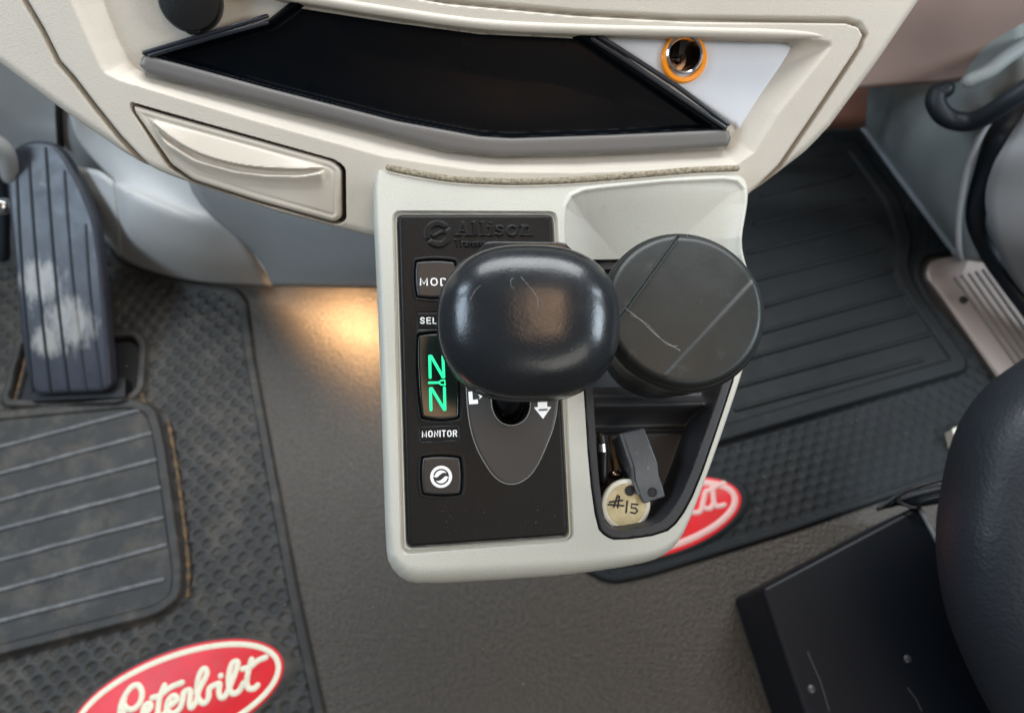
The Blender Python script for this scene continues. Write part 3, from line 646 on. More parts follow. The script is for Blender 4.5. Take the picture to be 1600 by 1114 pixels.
# dark liner of the open pocket
vt = FC.uv(1000, 632)[1]; v2 = FC.uv(1000, 651)[1]; v3 = FC.uv(1000, 672)[1]; vb = FC.uv(1000, 800)[1]; vc = FC.uv(1000, 600)[1]
C_pi = chaikin(FC.poly([(919, 520), (919, 440), (932, 416), (955, 406), (1105, 410), (1136, 440), (1144, 500), (1139, 570), (1110, 655), (1073, 757), (1049, 800), (1027, 820), (968, 830), (952, 824), (943, 810), (934, 740), (926, 610)]), 1)
def lin_h(U, V, sd):
    i = sdf(U, V, C_pi); s = sdf(U, V, C_sco)
    h = -.0026+.0032*ss(sd, .0012, .0026)
    upz = ss(V, FC.uv(900, 560)[1], FC.uv(900, 430)[1])
    h = h-.024*upz
    fl = -.020-.008*ss(-V, -vt, -v3)+.003*ss(-V, -v3, -vb)
    fl = np.where(V > vc, -.046, fl)+.012*np.exp(-((V-vt)/.0042)**2)+.003*np.exp(-((V-v3)/.0016)**2)
    k = ss(i, 0, .0036)
    return h*(1-k)+fl*k
lino = field('pocket_liner', FC, shrink(FC, C_pocket, -.0012), .0008, lin_h, M['liner'], co_, snap=[C_pi], skirt=.01, sharp=50)
# dirty seam strip between dash and console
sp = [FC.w(*FC.uv(x, y), .0008) for x, y in [(608, 263), (640, 270), (700, 280), (760, 284), (820, 285), (900, 282), (1000, 274), (1080, 267), (1150, 264)]]
tube('seam_strip', crm(sp, 6), .0022, M['seam'], co_, seg=10, flat=.6, up=FC.n)

# ------------------------------------------------------------------ selector panel
se = thing('selector_panel', 'black shift selector panel with green lit display and white print', 'selector', FC.w(0, 0, 0))
H0 = -.0045; HP = .0012
S_out = cround(FC.poly([(622, 336), (862, 336), (887, 836), (637, 854)]), .0035, 6)
def bulge(x0, y0, x1, y1, k, n=8, slx=0):
    """four sides bowed outwards by k pixels"""
    out = []
    c = [(x0, y0), (x1, y0), (x1+slx, y1), (x0+slx, y1)]
    for i in range(4):
        a, b = Vector(c[i]), Vector(c[(i+1) % 4]); e = b-a; nrm = Vector((e.y, -e.x)).normalized()
        for j in range(n): t = j/n; q = a+e*t+nrm*k*(1-(2*t-1)**2); out.append((q.x, q.y))
    return out
b_mode = cround(FC.poly(bulge(648, 408, 712, 466, 3, slx=2)), .001); b_logo = cround(FC.poly(bulge(658, 713, 720, 773, 3, slx=1)), .001)
b_disp = cround(FC.poly(bulge(651, 522, 712, 655, 4, slx=6)), .0012)
gate = FC.poly([(728, 600), (724, 520), (730, 460), (760, 425), (798, 415), (838, 425), (864, 460), (870, 520), (871, 600), (870, 640), (864, 669), (853, 697), (842, 722), (829, 742), (814, 753), (800, 757), (784, 754), (770, 743), (757, 724), (744, 700), (735, 672), (730, 640)])
gate = chaikin(gate, 1)
slot = chaikin(FC.poly([(766, 628), (766, 500), (772, 470), (796, 460), (820, 470), (828, 500), (829, 628), (826, 648), (815, 661), (798, 666), (782, 661), (771, 648)]), 2)
pl1 = cround(FC.poly([(651, 489), (716, 489), (717, 515), (652, 515)]), .0006); pl2 = cround(FC.poly([(655, 666), (717, 664), (719, 687), (657, 690)]), .0006)
# embossed maker's roundel and name, drawn as relief on the plate
px2 = FC.uv(684, 367); rg = Vector(FC.uv(705, 367))-Vector(px2); Rr = rg.length
ZA = lambda *p: FC.poly(zz(p, 7.273, 640, 340))
al = [(ZA((600, 68), (550, 205)), .8), (ZA((600, 68), (655, 205)), 1.6), (ZA((570, 160), (630, 160)), .7), (ZA((515, 210), (590, 210)), .6), (ZA((625, 210), (690, 210)), .6),
      (ZA((735, 65), (735, 205)), 1.5), (ZA((705, 68), (735, 68)), .6), (ZA((705, 210), (765, 210)), .6), (ZA((830, 65), (830, 205)), 1.5), (ZA((800, 68), (830, 68)), .6), (ZA((800, 210), (860, 210)), .6),
      (ZA((915, 110), (915, 205)), 1.5), (ZA((885, 112), (915, 112)), .6), (ZA((885, 210), (945, 210)), .6), (ZA((915, 75), (916, 76)), 1.6),
      (ZA((1050, 120), (1020, 105), (985, 115), (985, 145), (1045, 165), (1050, 195), (1015, 208), (975, 195)), 1.2),
      (ZA((1160, 105), (1115, 125), (1105, 160), (1120, 200), (1165, 212), (1205, 195), (1215, 155), (1200, 118), (1160, 105)), 1.3),
      (ZA((1280, 110), (1280, 205)), 1.5), (ZA((1245, 112), (1280, 112)), .6), (ZA((1250, 210), (1310, 210)), .6), (ZA((1285, 130), (1320, 108), (1350, 115), (1362, 145), (1362, 205)), 1.4), (ZA((1335, 210), (1395, 210)), .6)]
tn = []
xx = 505
for ch in 'Transmission':
    x0 = xx; A = lambda *p: ZA(*[(x0+a, b) for a, b in p])
    if ch == 'T': tn += [(A((5, 265), (65, 265)), .6), (A((35, 265), (35, 335)), .8)]; xx += 68
    elif ch == 'r': tn += [(A((12, 290), (12, 335)), .8), (A((12, 300), (35, 290)), .6)]; xx += 42
    elif ch == 'a': tn += [(A((8, 295), (32, 290), (38, 305), (38, 335)), .7), (A((38, 312), (12, 318), (12, 332), (38, 330)), .6)]; xx += 52
    elif ch == 'n': tn += [(A((10, 290), (10, 335)), .8), (A((10, 298), (32, 290), (42, 302), (42, 335)), .7)]; xx += 56
    elif ch == 's': tn += [(A((35, 294), (15, 290), (12, 306), (34, 318), (32, 334), (10, 332)), .6)]; xx += 46
    elif ch == 'm': tn += [(A((10, 290), (10, 335)), .8), (A((10, 296), (32, 290), (40, 335)), .7), (A((40, 296), (62, 290), (70, 335)), .7)]; xx += 84
    elif ch == 'i': tn += [(A((12, 290), (12, 335)), .8), (A((12, 272), (13, 273)), .8)]; xx += 28
    elif ch == 'o': tn += [(A((26, 290), (10, 312), (26, 335), (42, 312), (26, 290)), .7)]; xx += 54
def sel_h(U, V, sd):
    h = HP-.0024*(1-np.sqrt(np.clip(1-(1-np.clip(sd/.0022, 0, 1))**2, 0, 1)))
    for bp_, dp_ in ((b_mode, .0022), (b_logo, .0022), (b_disp, .0022)):
        d = sdf(U, V, bp_); h = h-dp_*ss(d, 0, .0007)+.0003*np.exp(-((d+.0006)/.0006)**2)
    g = sdf(U, V, gate); h = h-.0004*ss(g, 0, .0004)
    s = sdf(U, V, slot); h = np.where(s > 0, h-.016*ss(s, 0, .0012), h)
    for q in (pl1, pl2): h = h-.00035*np.exp(-(sdf(U, V, q)/.0004)**2)
    k = np.zeros_like(U)
    near = (V > FC.uv(684, 400)[1]) & (sd > 0)
    Un, Vn = U[near], V[near]; kn = np.zeros_like(Un)
    for pts, wd in al+tn: kn = np.maximum(kn, 1-ss(dseg(Un, Vn, pts), wd*.00052-.0001, wd*.00052+.00022))
    r = np.hypot(Un-px2[0], Vn-px2[1]); an = np.arctan2(Vn-px2[1], Un-px2[0])
    ring = np.clip(1-ss(np.abs(r-Rr*.80), Rr*.17, Rr*.24), 0, 1)*(1-np.exp(-((np.sin(an-.6)*r)/(Rr*.10))**2)*(np.abs(r-Rr*.8) < Rr*.3))
    yy = (Vn-px2[1])-Rr*.16*np.sin((Un-px2[0])/Rr*4.2); wave = (1-ss(np.abs(yy), Rr*.10, Rr*.16))*(r < Rr*.50)
    kn = np.maximum(kn, np.maximum(ring, wave)); k[near] = kn
    return h+.00085*k
plate = field('face_plate', FC, S_out, .00040, sel_h, M['black'], se, snap=[b_mode, b_logo, b_disp, gate, slot], skirt=.004, sharp=50)
# the clear-edged gate film
gin = shrink(FC, gate, .0005)
field('gate_film', FC, gin, .0006, lambda U, V, sd: HP-.0001+.0003*ss(sd, 0, .0008)-.0006*(sdf(U, V, slot) > 0), M['gate'], se, snap=[], holes=[slot], sharp=50)
M['edge'] = mat('film edge', (.22, .21, .19), .35)
tube('gate_outline', [FC.w(u, v, HP+.0001) for u, v in gate], .00028, M['edge'], se, seg=6, flat=.8, up=FC.n, closed=True)
tube('slot_outline', [FC.w(u, v, HP+.0002) for u, v in slot], .0003, M['edge'], se, seg=6, flat=.8, up=FC.n, closed=True)
field('lever_boot', FC, shrink(FC, slot, -.001), .0008, lambda U, V, sd: -.0105+.003*np.sin(sd*2200)*ss(sd, 0, .002)*(1-ss(sd, .006, .009))-.0*U, M['moat'], se)
def cap(name, poly, m, h, crown):
    q = shrink(FC, poly, .0010)
    return field(name, FC, q, .0005, lambda U, V, sd: h+crown*np.sqrt(np.clip(1-(1-np.clip(sd/.0016, 0, 1))**2, 0, 1)), m, se, skirt=.0012, sharp=60)
k1 = cap('mode_button', b_mode, M['button'], HP-.0016, .0018)
u, v = FC.uv(657, 441); print_word('lettering', 'MODE', FC, u, FC.uv(711, 441)[0], v, HP+.0003, .0042, .00042, M['white'], k1)
k2 = cap('logo_button', b_logo, M['button'], HP-.0016, .0018)
k3 = cap('display', b_disp, M['glass'], HP-.0020, .0016)
u, v = FC.uv(657, 501.5); print_word('plaque_lettering', 'SELECT', FC, u, FC.uv(712, 501)[0], v, HP+.0001, .0034, .00034, M['white'], se)
u, v = FC.uv(660, 678); print_word('plaque_lettering', 'MONITOR', FC, u, FC.uv(713, 678)[0], v, HP+.0001, .0034, .00034, M['white'], se)
# roundel on the lower button
ru, rv = FC.uv(689, 744.5); rad = (Vector(FC.uv(706, 744.5))-Vector((ru, rv))).length
FB = Frame(FC.w(ru, rv, HP+.0002), FC.n, FC.x)
disc = [(rad*math.cos(2*math.pi*k/40), rad*math.sin(2*math.pi*k/40)) for k in range(40)]
rd = slab('roundel', FB, disc, 0, .00022, M['white'], k2)
def arcs(r, a0, a1, wd, n=18): return [FB.w(r*math.cos(R(a0+(a1-a0)*k/n)), r*math.sin(R(a0+(a1-a0)*k/n)), .00024) for k in range(n+1)]
ob = [tube('s', arcs(rad*.66, 20, 165, 0), .00045, M['ink'], k2, seg=6, flat=.3, up=FC.n), tube('s', arcs(rad*.66, 200, 345, 0), .00045, M['ink'], k2, seg=6, flat=.3, up=FC.n),
      tube('s', [FB.w(rad*(-.72+1.44*k/14), rad*.20*math.sin(-(k/14)*2*math.pi), .00024) for k in range(15)], [rad*(.06+.15*math.sin(math.pi*k/14)) for k in range(15)], M['ink'], k2, seg=6, flat=.12, up=FC.n, capround=False)]
join(ob, 'roundel_print').parent = k2
# display characters
ZD = lambda *p: [FC.w(*FC.uv(x, y), HP+.0002) for x, y in zz(p, 7.43, 640, 520)]
def seg(pts, r=.00085): return tube('s', ZD(*pts), r, M['green'], k3, seg=8, flat=.2, up=FC.n)
sg = [seg([(232, 275), (237, 520)]), seg([(248, 275), (385, 515)]), seg([(385, 275), (395, 515)]),
      seg([(225, 582), (330, 580)], .0007), seg([(330, 580), (365, 556), (405, 552)], .00045), seg([(330, 580), (365, 604), (410, 606)], .00045), seg([(405, 552), (410, 606)], .00035),
      seg([(240, 650), (247, 895)]), seg([(255, 650), (400, 890)]), seg([(402, 640), (408, 890)])]
join(sg, 'display_digits').parent = k3
# white print on the gate: L with arrow at the left, minus arrow at the right
ZG = lambda p: FC.poly(zz(p, 3.48, 600, 540))
slab('gate_print', FC, ZG([(457, 252), (478, 250), (482, 296), (508, 292), (510, 316), (462, 320)]), HP, HP+.0004, M['white'], se)
slab('gate_print', FC, ZG([(510, 268), (525, 262), (540, 265), (530, 280), (515, 292), (520, 278)]), HP, HP+.0004, M['white'], se)
slab('gate_arrow', FC, ZG([(832, 280), (884, 280), (884, 332), (906, 334), (862, 398), (812, 336), (834, 334)]), HP, HP+.0004, M['white'], se)
slab('gate_arrow_bar', FC, ZG([(838, 346), (886, 343), (886, 351), (838, 354)]), HP+.0004, HP+.0006, M['ink'], se)
slab('gate_print', FC, ZG([(457, 60), (478, 60), (478, 120), (457, 120)]), HP, HP+.0004, M['white'], se)
# small screws and print at top are hidden by the knob

# ------------------------------------------------------------------ gear lever
gl = thing('gear_lever', 'glossy black bulbous gear knob on its lever over the selector panel', 'gear lever', FC.w(*FC.uv(797, 635), -.01))
KC = PD(826, 508.5, .366)
hb = FC.w(*FC.uv(797, 632), -.012)
kn_n = (RM @ Vector((.06, -.02, 1))).normalized(); KF = Frame(KC, kn_n, CAMX)
ax, ay, az = 141*.366/FPX, 121*.366/FPX, .030
def spow(a, e): return math.copysign(abs(a)**e, a)
def knob(name, scale, zlo, zhi, m, e1=.66, e2=.74):
    nu, nv = 72, 40; vs = []; fs = []
    for j in range(nv+1):
        ph = -math.pi/2+math.pi*j/nv
        for i in range(nu):
            th = 2*math.pi*i/nu; cx = spow(math.cos(ph), e1)
            x = cx*spow(math.cos(th), e2); y = cx*spow(math.sin(th), e2); z = spow(math.sin(ph), .78)
            z = max(zlo, min(zhi, z))
            kx = 1-.17*max(0, -y)**1.6-.03*max(0, y)**2
            yy = y*(1.0 if y > 0 else 1.0)
            # underside necks in
            if z < 0: s = 1-.35*(-z)**1.5
            else: s = 1
            zz_ = z*az*(1 if z > 0 else 1.0)
            if z > 0: zz_ *= (1-.06*y)
            # flat brow at the upper edge
            vs.append(KF.w(x*ax*kx*scale*s, yy*ay*scale*s+.001*math.cos(2*x), zz_*scale))
    for j in range(nv):
        for i in range(nu): i2 = (i+1) % nu; fs.append((j*nu+i, j*nu+i2, (j+1)*nu+i2, (j+1)*nu+i))
    o = mesh(name, vs, fs, m, gl, sharp=80); return o
knob_o = knob('knob', 1.0, -1, 1, M['knob'])
# parting line between the two halves of the knob
ring = []
for i in range(96):
    th = 2*math.pi*i/96; x = spow(math.cos(th), .74); y = spow(math.sin(th), .74); kx = 1-.17*max(0, -y)**1.6-.03*max(0, y)**2
    ring.append(KF.w(x*ax*kx*1.003, y*ay*1.003+.001*math.cos(2*x), -.001))
tube('knob_seam', ring, .0007, M['knob'], gl, seg=6, closed=True)
FT = Frame(KC-kn_n*.004, kn_n, CAMX)
tb = [FT.uv(x, y) for x, y in [(742, 398), (758, 379), (770, 377), (872, 378), (884, 380), (904, 400)]]
slab('mode_trigger', FT, cround(tb, .001), -.014, .0, M['blackgloss'], gl, bev=.0010)
# scratches on top
from mathutils.bvhtree import BVHTree
def on_surface(o, pts, name, rad, m, par):
    bv = BVHTree.FromPolygons([v.co for v in o.data.vertices], [tuple(p.vertices) for p in o.data.polygons])
    q = []
    for x, y in crm([Vector((a, b, 0)) for a, b in pts], 6) and [(p.x, p.y) for p in crm([Vector((a, b, 0)) for a, b in pts], 6)]:
        hit = bv.ray_cast(CAM, ray(x, y).normalized())
        if hit[0]: q.append(hit[0]+hit[1]*(.00003 if hit[1].dot(ray(x, y)) < 0 else -.00003))
    if len(q) > 2: return tube(name, q, [rad*random.uniform(.5, 1.2) for _ in q], m, par, seg=6, flat=.6, up=(CAM-q[0]).normalized())
M['scuff'] = mat('scuff', (.16, .165, .17), .6, (900, 1, .0005))
for pts in ([(802, 434), (798, 439), (799, 447), (803, 451)], [(814, 433), (827, 448), (839, 465), (841, 484)], [(735, 468), (742, 455), (751, 446)], [(798, 423), (825, 421), (852, 424)]):
    on_surface(knob_o, pts, 'scratch', .00013, M['scuff'], gl)
lev = tube('lever_shaft', [hb-FC.n*.004, hb+(KC-hb)*.35, KC-kn_n*.012], [.0085, .0078, .012], M['blackgloss'], gl, seg=24)

# ------------------------------------------------------------------ travel mug standing in the pocket
LR = .0424
LC = PD(1071, 480, .385)
mug = thing('travel_mug', 'black plastic tumbler with round split lid standing in the console pocket', 'tumbler', LC-Vector((0, 0, .09)))
tilt = (Vector((0, 0, 1))*.55+(RM @ Vector((0.02, -.02, 1)))*.45).normalized()
FL = Frame(LC, tilt, (1, 0, 0))
lo_ = [(LR*math.cos(2*math.pi*k/96), LR*math.sin(2*math.pi*k/96)) for k in range(96)]
a1, a2 = Vector(FL.uv(1049, 384)), Vector(FL.uv(979, 481)); b1, b2 = Vector(FL.uv(1151, 466)), Vector(FL.uv(1047, 578))
def sline(U, V, a, b):
    e = (b-a).normalized(); return (U-a.x)*(-e.y)+(V-a.y)*e.x
def lid_h(U, V, sd):
    da_ = sline(U, V, a1, a2); db_ = sline(U, V, b1, b2)
    # centre strip sits lower than its two flanks
    sA = da_ if True else 0
    h = -.0055*(1-np.sqrt(np.clip(1-(1-np.clip(sd/.0050, 0, 1))**2, 0, 1)))
    mid = ss(da_, -.0008, .0008)*ss(-db_, -.0016, .0016)
    h = h-.075*np.maximum(-da_, 0)-.060*np.maximum(db_, 0)
    return h-(.0027-.0019*np.clip(da_/.038, 0, 1))*mid*(ss(sd, .0, .001))+.0008*(1-(np.hypot(U, V)/LR)**2)
lid_o = field('lid', FL, lo_, .0006, lid_h, M['lid'], mug, snap=[], skirt=.012, sharp=50)
ML = FL.mat(0, 0, 0)
lathe('lid_band', ML, [(LR*.998, -.0052), (LR*1.018, -.0062), (LR*1.03, -.009), (LR*1.025, -.0125), (LR*1.005, -.0145), (LR*.975, -.0150), (LR*.970, -.017), (LR*.955, -.038), (LR*.93, -.041), (LR*.90, -.041)], M['lid'], mug, seg=96)
lathe('mug_body', ML, [(LR*.91, -.039), (LR*.90, -.043), (LR*.84, -.075), (LR*.80, -.085), (.001, -.085)], M['blackgloss'], mug, seg=72)
slab('lid_notch', Frame(FL.w(*(b2*1.0), -.0035), FL.n, Vector((b1-b2).to_3d())), [(-.003, -.0012), (.003, -.0012), (.003, .0016), (-.003, .0016)], -.006, .0012, M['lid'], mug, bev=.0008)
u, v = FL.uv(1072, 606, -.03)
slab('lid_tab', FL, cround([(u-.003, v-.001), (u+.004, v+.001), (u+.006, v+.006), (u-.001, v+.004)], .0008), -.034, -.022, M['lid'], mug)
# two long scuffs on the lid
for pts, r_ in (([(977, 482), (1000, 500), (1030, 528), (1062, 548)], .00035), ([(985, 492), (1010, 506), (1040, 537), (1058, 541)], .00022)):
    M['scuff'] = M.get('scuff') or mat('scuff', (.20, .21, .21), .7, (900, 1, .0005))
    on_surface(lid_o, pts, 'scuff', r_, M['scuff'], mug)

# ------------------------------------------------------------------ things in the pocket
HF = -.024
tg = thing('key_tag', 'round yellowed tag hand-marked #15 lying at the bottom of the console pocket', 'tag', FC.w(*FC.uv(979, 790), HF))
tu, tv = FC.uv(979, 789, -.009); FTg = Frame(FC.w(tu, tv, -.009), (FC.n+FC.x*.06-FC.y*.10).normalized(), FC.x)
tr_ = 40*.468/FPX
lathe('tag_disc', FTg.mat(), [(tr_, -.0028), (tr_*1.0, -.0004), (tr_*.97, .0), (tr_*.86, .0002), (tr_*.82, -.0003), (.0001, -.0003)], M['tagrim'], tg, seg=64)
lathe('tag_face', FTg.mat(), [(tr_*.83, -.001), (tr_*.83, .0), (.0001, .0)], M['tag'], tg, seg=64)
ZT = lambda *p: [FTg.w(*FTg.uv(x, y), .0002) for x, y in zz(p, 5.306, 900, 640)]
ik = [tube('s', ZT(*q), .0006, M['ink'], tg, seg=6, flat=.3, up=FTg.n) for q in [[(345, 710), (312, 805)], [(360, 718), (345, 810)], [(278, 765), (385, 750)], [(268, 785), (395, 795)], [(425, 758), (415, 850)], [(510, 785), (460, 780), (458, 812), (495, 815), (510, 840), (490, 858), (455, 850)]]]
join(ik, 'handwriting')
hu, hv = FTg.uv(984, 766)
lathe('tag_hole', FTg.mat(hu, hv, .0), [(.0032, .0), (.0034, .0005), (.0026, .0006), (.0024, .0002), (.0001, .0002)], M['moat'], tg, seg=24)

lt = thing('metal_latch', 'worn dark steel latch bracket with a hole, leaning over the round tag', 'bracket', FC.w(*FC.uv(1000, 720), HF))
def L3(px, py, h): return FC.w(*FC.uv(px, py, h), h)
prof = [(972, 677, -.0060, 1007, 668, -.0060), (990, 730, -.0030, 1028, 723, -.0030), (992, 751, -.0060, 1030, 741, -.0060), (998, 770, -.0060, 1037, 764, -.0060), (1006, 787, -.0060, 1040, 776, -.0060)]
vs = []; 
for a, b, h1, c, d, h2 in prof: vs += [L3(a, b, h1), L3(c, d, h2)]
vs2 = [p-FC.n*.0022 for p in vs]
n = len(prof); V_ = vs+vs2; N2 = 2*n; fs = []
for i in range(n-1): fs += [(2*i, 2*i+2, 2*i+3, 2*i+1), (N2+2*i+1, N2+2*i+3, N2+2*i+2, N2+2*i), (2*i, N2+2*i, N2+2*i+2, 2*i+2), (2*i+1, 2*i+3, N2+2*i+3, N2+2*i+1)]
fs += [(0, 1, N2+1, N2), (2*n-2, N2+2*n-2, N2+2*n-1, 2*n-1)]
lb_ = mesh('latch_plate', V_, fs, M['steel'], lt); bv = lb_.modifiers.new('bevel', 'BEVEL'); bv.width = .0010; bv.segments = 3
# folded side wing
vs = [L3(972, 677, -.0060), L3(990, 730, -.0030), L3(992, 751, -.0060), L3(1000, 772, -.0060), L3(985, 762, -.023), L3(975, 735, -.024), L3(958, 690, -.024)]
wg = mesh('latch_wing', vs, [(0, 1, 2, 3, 4, 5, 6)], M['steel'], lt, smooth=False); sw = wg.modifiers.new('thickness', 'SOLIDIFY'); sw.thickness = .0018
hp = FC.uv(1020, 769, -.0055); lathe('latch_hole', FC.mat(hp[0], hp[1], -.00603), [(.0030, 0), (.0030, .0006), (.0024, .0007), (.0022, .0003), (.0001, .0003)], M['moat'], lt, seg=24)

ky = thing('car_key', 'small key with chrome collar and black barrel at the left wall of the pocket', 'key', L3(942, 720, HF))
tube('key_barrel', [L3(944, 752, -0.0185), L3(943, 706, -0.0145)], .0027, M['blackgloss'], ky, seg=16)
tube('key_barrel_side', [L3(938, 742, -0.0195), L3(937, 706, -0.0165)], .0014, M['blackgloss'], ky, seg=10)
tube('key_collar', [L3(942, 704, -0.0140), L3(941, 692, -0.0130)], .0034, M['chrome'], ky, seg=20, capround=False)
tube('key_tip', [L3(941, 691, -0.0135), L3(939, 682, -0.0135)], .0026, M['linerin'], ky, seg=14)
st = thing('cord_toggle', 'brown cord with small clear bead above the round tag', 'cord', L3(962, 720, HF))
tube('cord', crm([L3(954, 684, -0.0225), L3(957, 700, -0.0215), L3(962, 722, -0.0225), L3(963, 738, -0.0225)], 6), .0018, M['dirt'], st, seg=8)
tube('bead', [L3(959, 741, -0.0195), L3(967, 742, -0.0195)], .0026, M['barrel'], st, seg=12)

# ------------------------------------------------------------------ right side: kick panel, seal, door, sill plate, glovebox
X1 = P(1350, 203, 0); X2 = P(1500, 402, 0)
kp = thing('kick_panel', 'dark green-grey kick panel below the glovebox beside the door seal', 'trim panel', P(1420, 300, 0))
patch('panel_face', [[PD(1345, 110, .93), PD(1420, 90, .86), PD(1500, 60, .80), PD(1600, 20, .76)],
                     [PD(1348, 150, 1.02), PD(1420, 170, .93), PD(1500, 150, .86), PD(1600, 120, .80)],
                     [P(1349, 200, .0), PD(1425, 250, .97), PD(1500, 250, .90), PD(1600, 230, .84)],
                     [P(1425, 302, .0), P(1450, 320, .03), PD(1510, 340, .91), PD(1610, 320, .86)],
                     [P(1500, 402, .0), P(1506, 405, .01), PD(1530, 410, .92), PD(1630, 420, .87)]], M['kick'], kp)
tube('panel_edge', crm([P(1349, 202, .006), P(1425, 304, .006), P(1496, 400, .006)], 6), .004, M['door'], kp)
sl = thing('door_seal', 'dark rubber door seal curving down between kick panel and door', 'door seal', P(1540, 400, .05))
patch('seal_strip', [[PD(1640, 90, .79), PD(1650, 130, .79), PD(1660, 160, .79)],
                     [PD(1592, 140, .80), PD(1610, 170, .80), PD(1625, 195, .80)],
                     [PD(1548, 195, .82), PD(1565, 220, .81), PD(1582, 240, .81)],
                     [PD(1522, 265, .85), PD(1537, 280, .84), PD(1555, 290, .84)],
                     [PD(1508, 340, .88), PD(1522, 345, .87), PD(1540, 350, .87)],
                     [PD(1530, 400, .90), PD(1546, 397, .89), PD(1560, 390, .89)],
                     [PD(1568, 456, .90), PD(1582, 448, .89), PD(1596, 440, .89)],
                     [PD(1625, 530, .89), PD(1640, 520, .88), PD(1655, 500, .88)]], M['seal'], sl, thick=.012)
tube('seal_bead', crm([PD(1586, 150, .79), PD(1540, 198, .81), PD(1512, 265, .84), PD(1499, 330, .87), PD(1498, 385, .89), PD(1502, 405, .90)], 6), .0035, M['door'], sl)
hd = thing('grab_handle', 'black curved grab handle with hooked end under the glovebox', 'handle', PD(1500, 180, .84))
hpts = [(1464, 146, .82), (1462, 160, .82), (1472, 178, .82), (1492, 189, .82), (1520, 190, .81), (1550, 176, .79), (1585, 152, .77), (1640, 120, .75)]
tube('handle_bar', crm([PD(*q) for q in hpts], 7), [.0105]*50, M['seal'], hd, seg=16)
tube('handle_end', [PD(1478, 140, .815), PD(1462, 150, .82)], .009, M['seal'], hd, seg=16)
tube('handle_rail', crm([PD(1515, 126, .80), PD(1545, 112, .79), PD(1580, 85, .78), (PD(1650, 45, .77))], 6), .008, M['kick'], hd, seg=12)
dr = thing('passenger_door', 'plain mid grey passenger door panel at the right border', 'door', PD(1620, 400, .85))
patch('door_skin', [[PD(1640, 120, .79), PD(1720, 60, .74), PD(1800, 20, .7)], [PD(1570, 225, .80), PD(1680, 200, .76), PD(1800, 180, .72)], [PD(1540, 300, .84), PD(1660, 300, .79), PD(1800, 300, .74)],
                    [PD(1552, 375, .86), PD(1660, 390, .81), PD(1800, 400, .76)], [PD(1588, 445, .88), PD(1680, 470, .83), PD(1800, 500, .78)], [PD(1670, 540, .88), PD(1720, 560, .84), PD(1800, 600, .8)]], M['door'], dr, thick=.02)
gb = thing('glovebox', 'taupe glovebox underside at the upper right behind the dash', 'glovebox', PD(1500, 60, .8))
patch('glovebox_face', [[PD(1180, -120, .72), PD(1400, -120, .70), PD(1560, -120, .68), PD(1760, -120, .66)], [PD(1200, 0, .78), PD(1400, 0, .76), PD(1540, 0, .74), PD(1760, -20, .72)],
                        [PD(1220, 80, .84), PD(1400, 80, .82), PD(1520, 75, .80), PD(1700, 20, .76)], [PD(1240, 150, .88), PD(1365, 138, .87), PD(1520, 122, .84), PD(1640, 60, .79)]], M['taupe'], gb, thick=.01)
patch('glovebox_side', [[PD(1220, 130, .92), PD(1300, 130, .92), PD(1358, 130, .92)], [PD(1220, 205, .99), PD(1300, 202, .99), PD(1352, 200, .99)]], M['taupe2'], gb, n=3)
# sill plate
s0, s1, s2 = P(1470, 460, .015), P(1560, 590, .015), P(1560, 400, .03)
FS = Frame(s0, (s1-s0).cross(s2-s0).normalized() * (1 if (s1-s0).cross(s2-s0).z > 0 else -1), s1-s0)
sip = thing('sill_plate', 'ribbed metal door sill plate beside the passenger mat', 'sill plate', P(1530, 480, 0))
so = cround(FS.poly([(1446, 430), (1452, 408), (1485, 400), (1540, 394), (1700, 640), (1640, 700), (1560, 590), (1470, 460)]), .012)
ra_ = FS.uv(1500, 420); rb_ = FS.uv(1640, 610)
field('plate_body', FS, so, .0015, lambda U, V, sd: -.002+.002*ss(sd, 0, .003), M['sillpink'], sip, skirt=.01)
for k in range(6):
    ox = k*11+3; oy = -k*3+10
    tube('plate_rib', [FS.w(*FS.uv(1490+ox, 425+oy), .0005), FS.w(*FS.uv(1600+ox, 580+oy), .0005)], .0022, M['sill'], sip, seg=8, flat=.8, up=FS.n)
hh = FS.uv(1505, 469); lathe('plate_hole', FS.mat(hh[0], hh[1], 0), [(.005, -.001), (.005, .0012), (.003, .002), (.0001, .002)], M['moat'], sip, seg=20)  # dark disc drawn for the black hole in the plate

# ------------------------------------------------------------------ passenger seat
ZB = .10
bx = thing('seat_pedestal_box', 'black steel seat box with two small screws in its top', 'seat base', P(1350, 1000, 0))
tops = [P(x, y, ZB) for x, y in [(1190, 918), (1436, 788), (1484, 880), (1640, 1180), (1280, 1180)]]
bb = boxpts('box_body', tops, 0, M['box'], bx); bv = bb.modifiers.new('bevel', 'BEVEL'); bv.width = .004; bv.segments = 3
tube('pale_edge', [P(1437, 795, ZB+.001), P(1455, 828, ZB+.001), P(1474, 866, ZB+.001)], .0022, M['door'], bx, seg=8)  # paler strip along the top edge of the box
for x, y in ((1418, 1029), (1268, 1076)):
    q = P(x, y, ZB); lathe('screw', Matrix.Translation(q), [(.0036, -.001), (.0035, .0006), (.0020, .0014), (.0001, .0016)], M['steel'], bx, seg=16)
for x0, y0, x1, y1 in ((1262, 1018, 1296, 1110), (1418, 1074, 1440, 1110)):
    tube('scratch', [P(x0, y0, ZB), P((x0+x1)/2+3, (y0+y1)/2, ZB), P(x1, y1, ZB)], .0005, M['box2'], bx, seg=5, flat=.3, up=(0, 0, 1))
sb = thing('seat_strap', 'black webbing and trim edge between seat box and cushion', 'strap', P(1430, 780, .1))
tube('strap_edge', crm([P(1372, 795, .105), P(1400, 776, .11), P(1435, 760, .12), P(1500, 742, .13)], 6), .0020, M['liner'], sb)
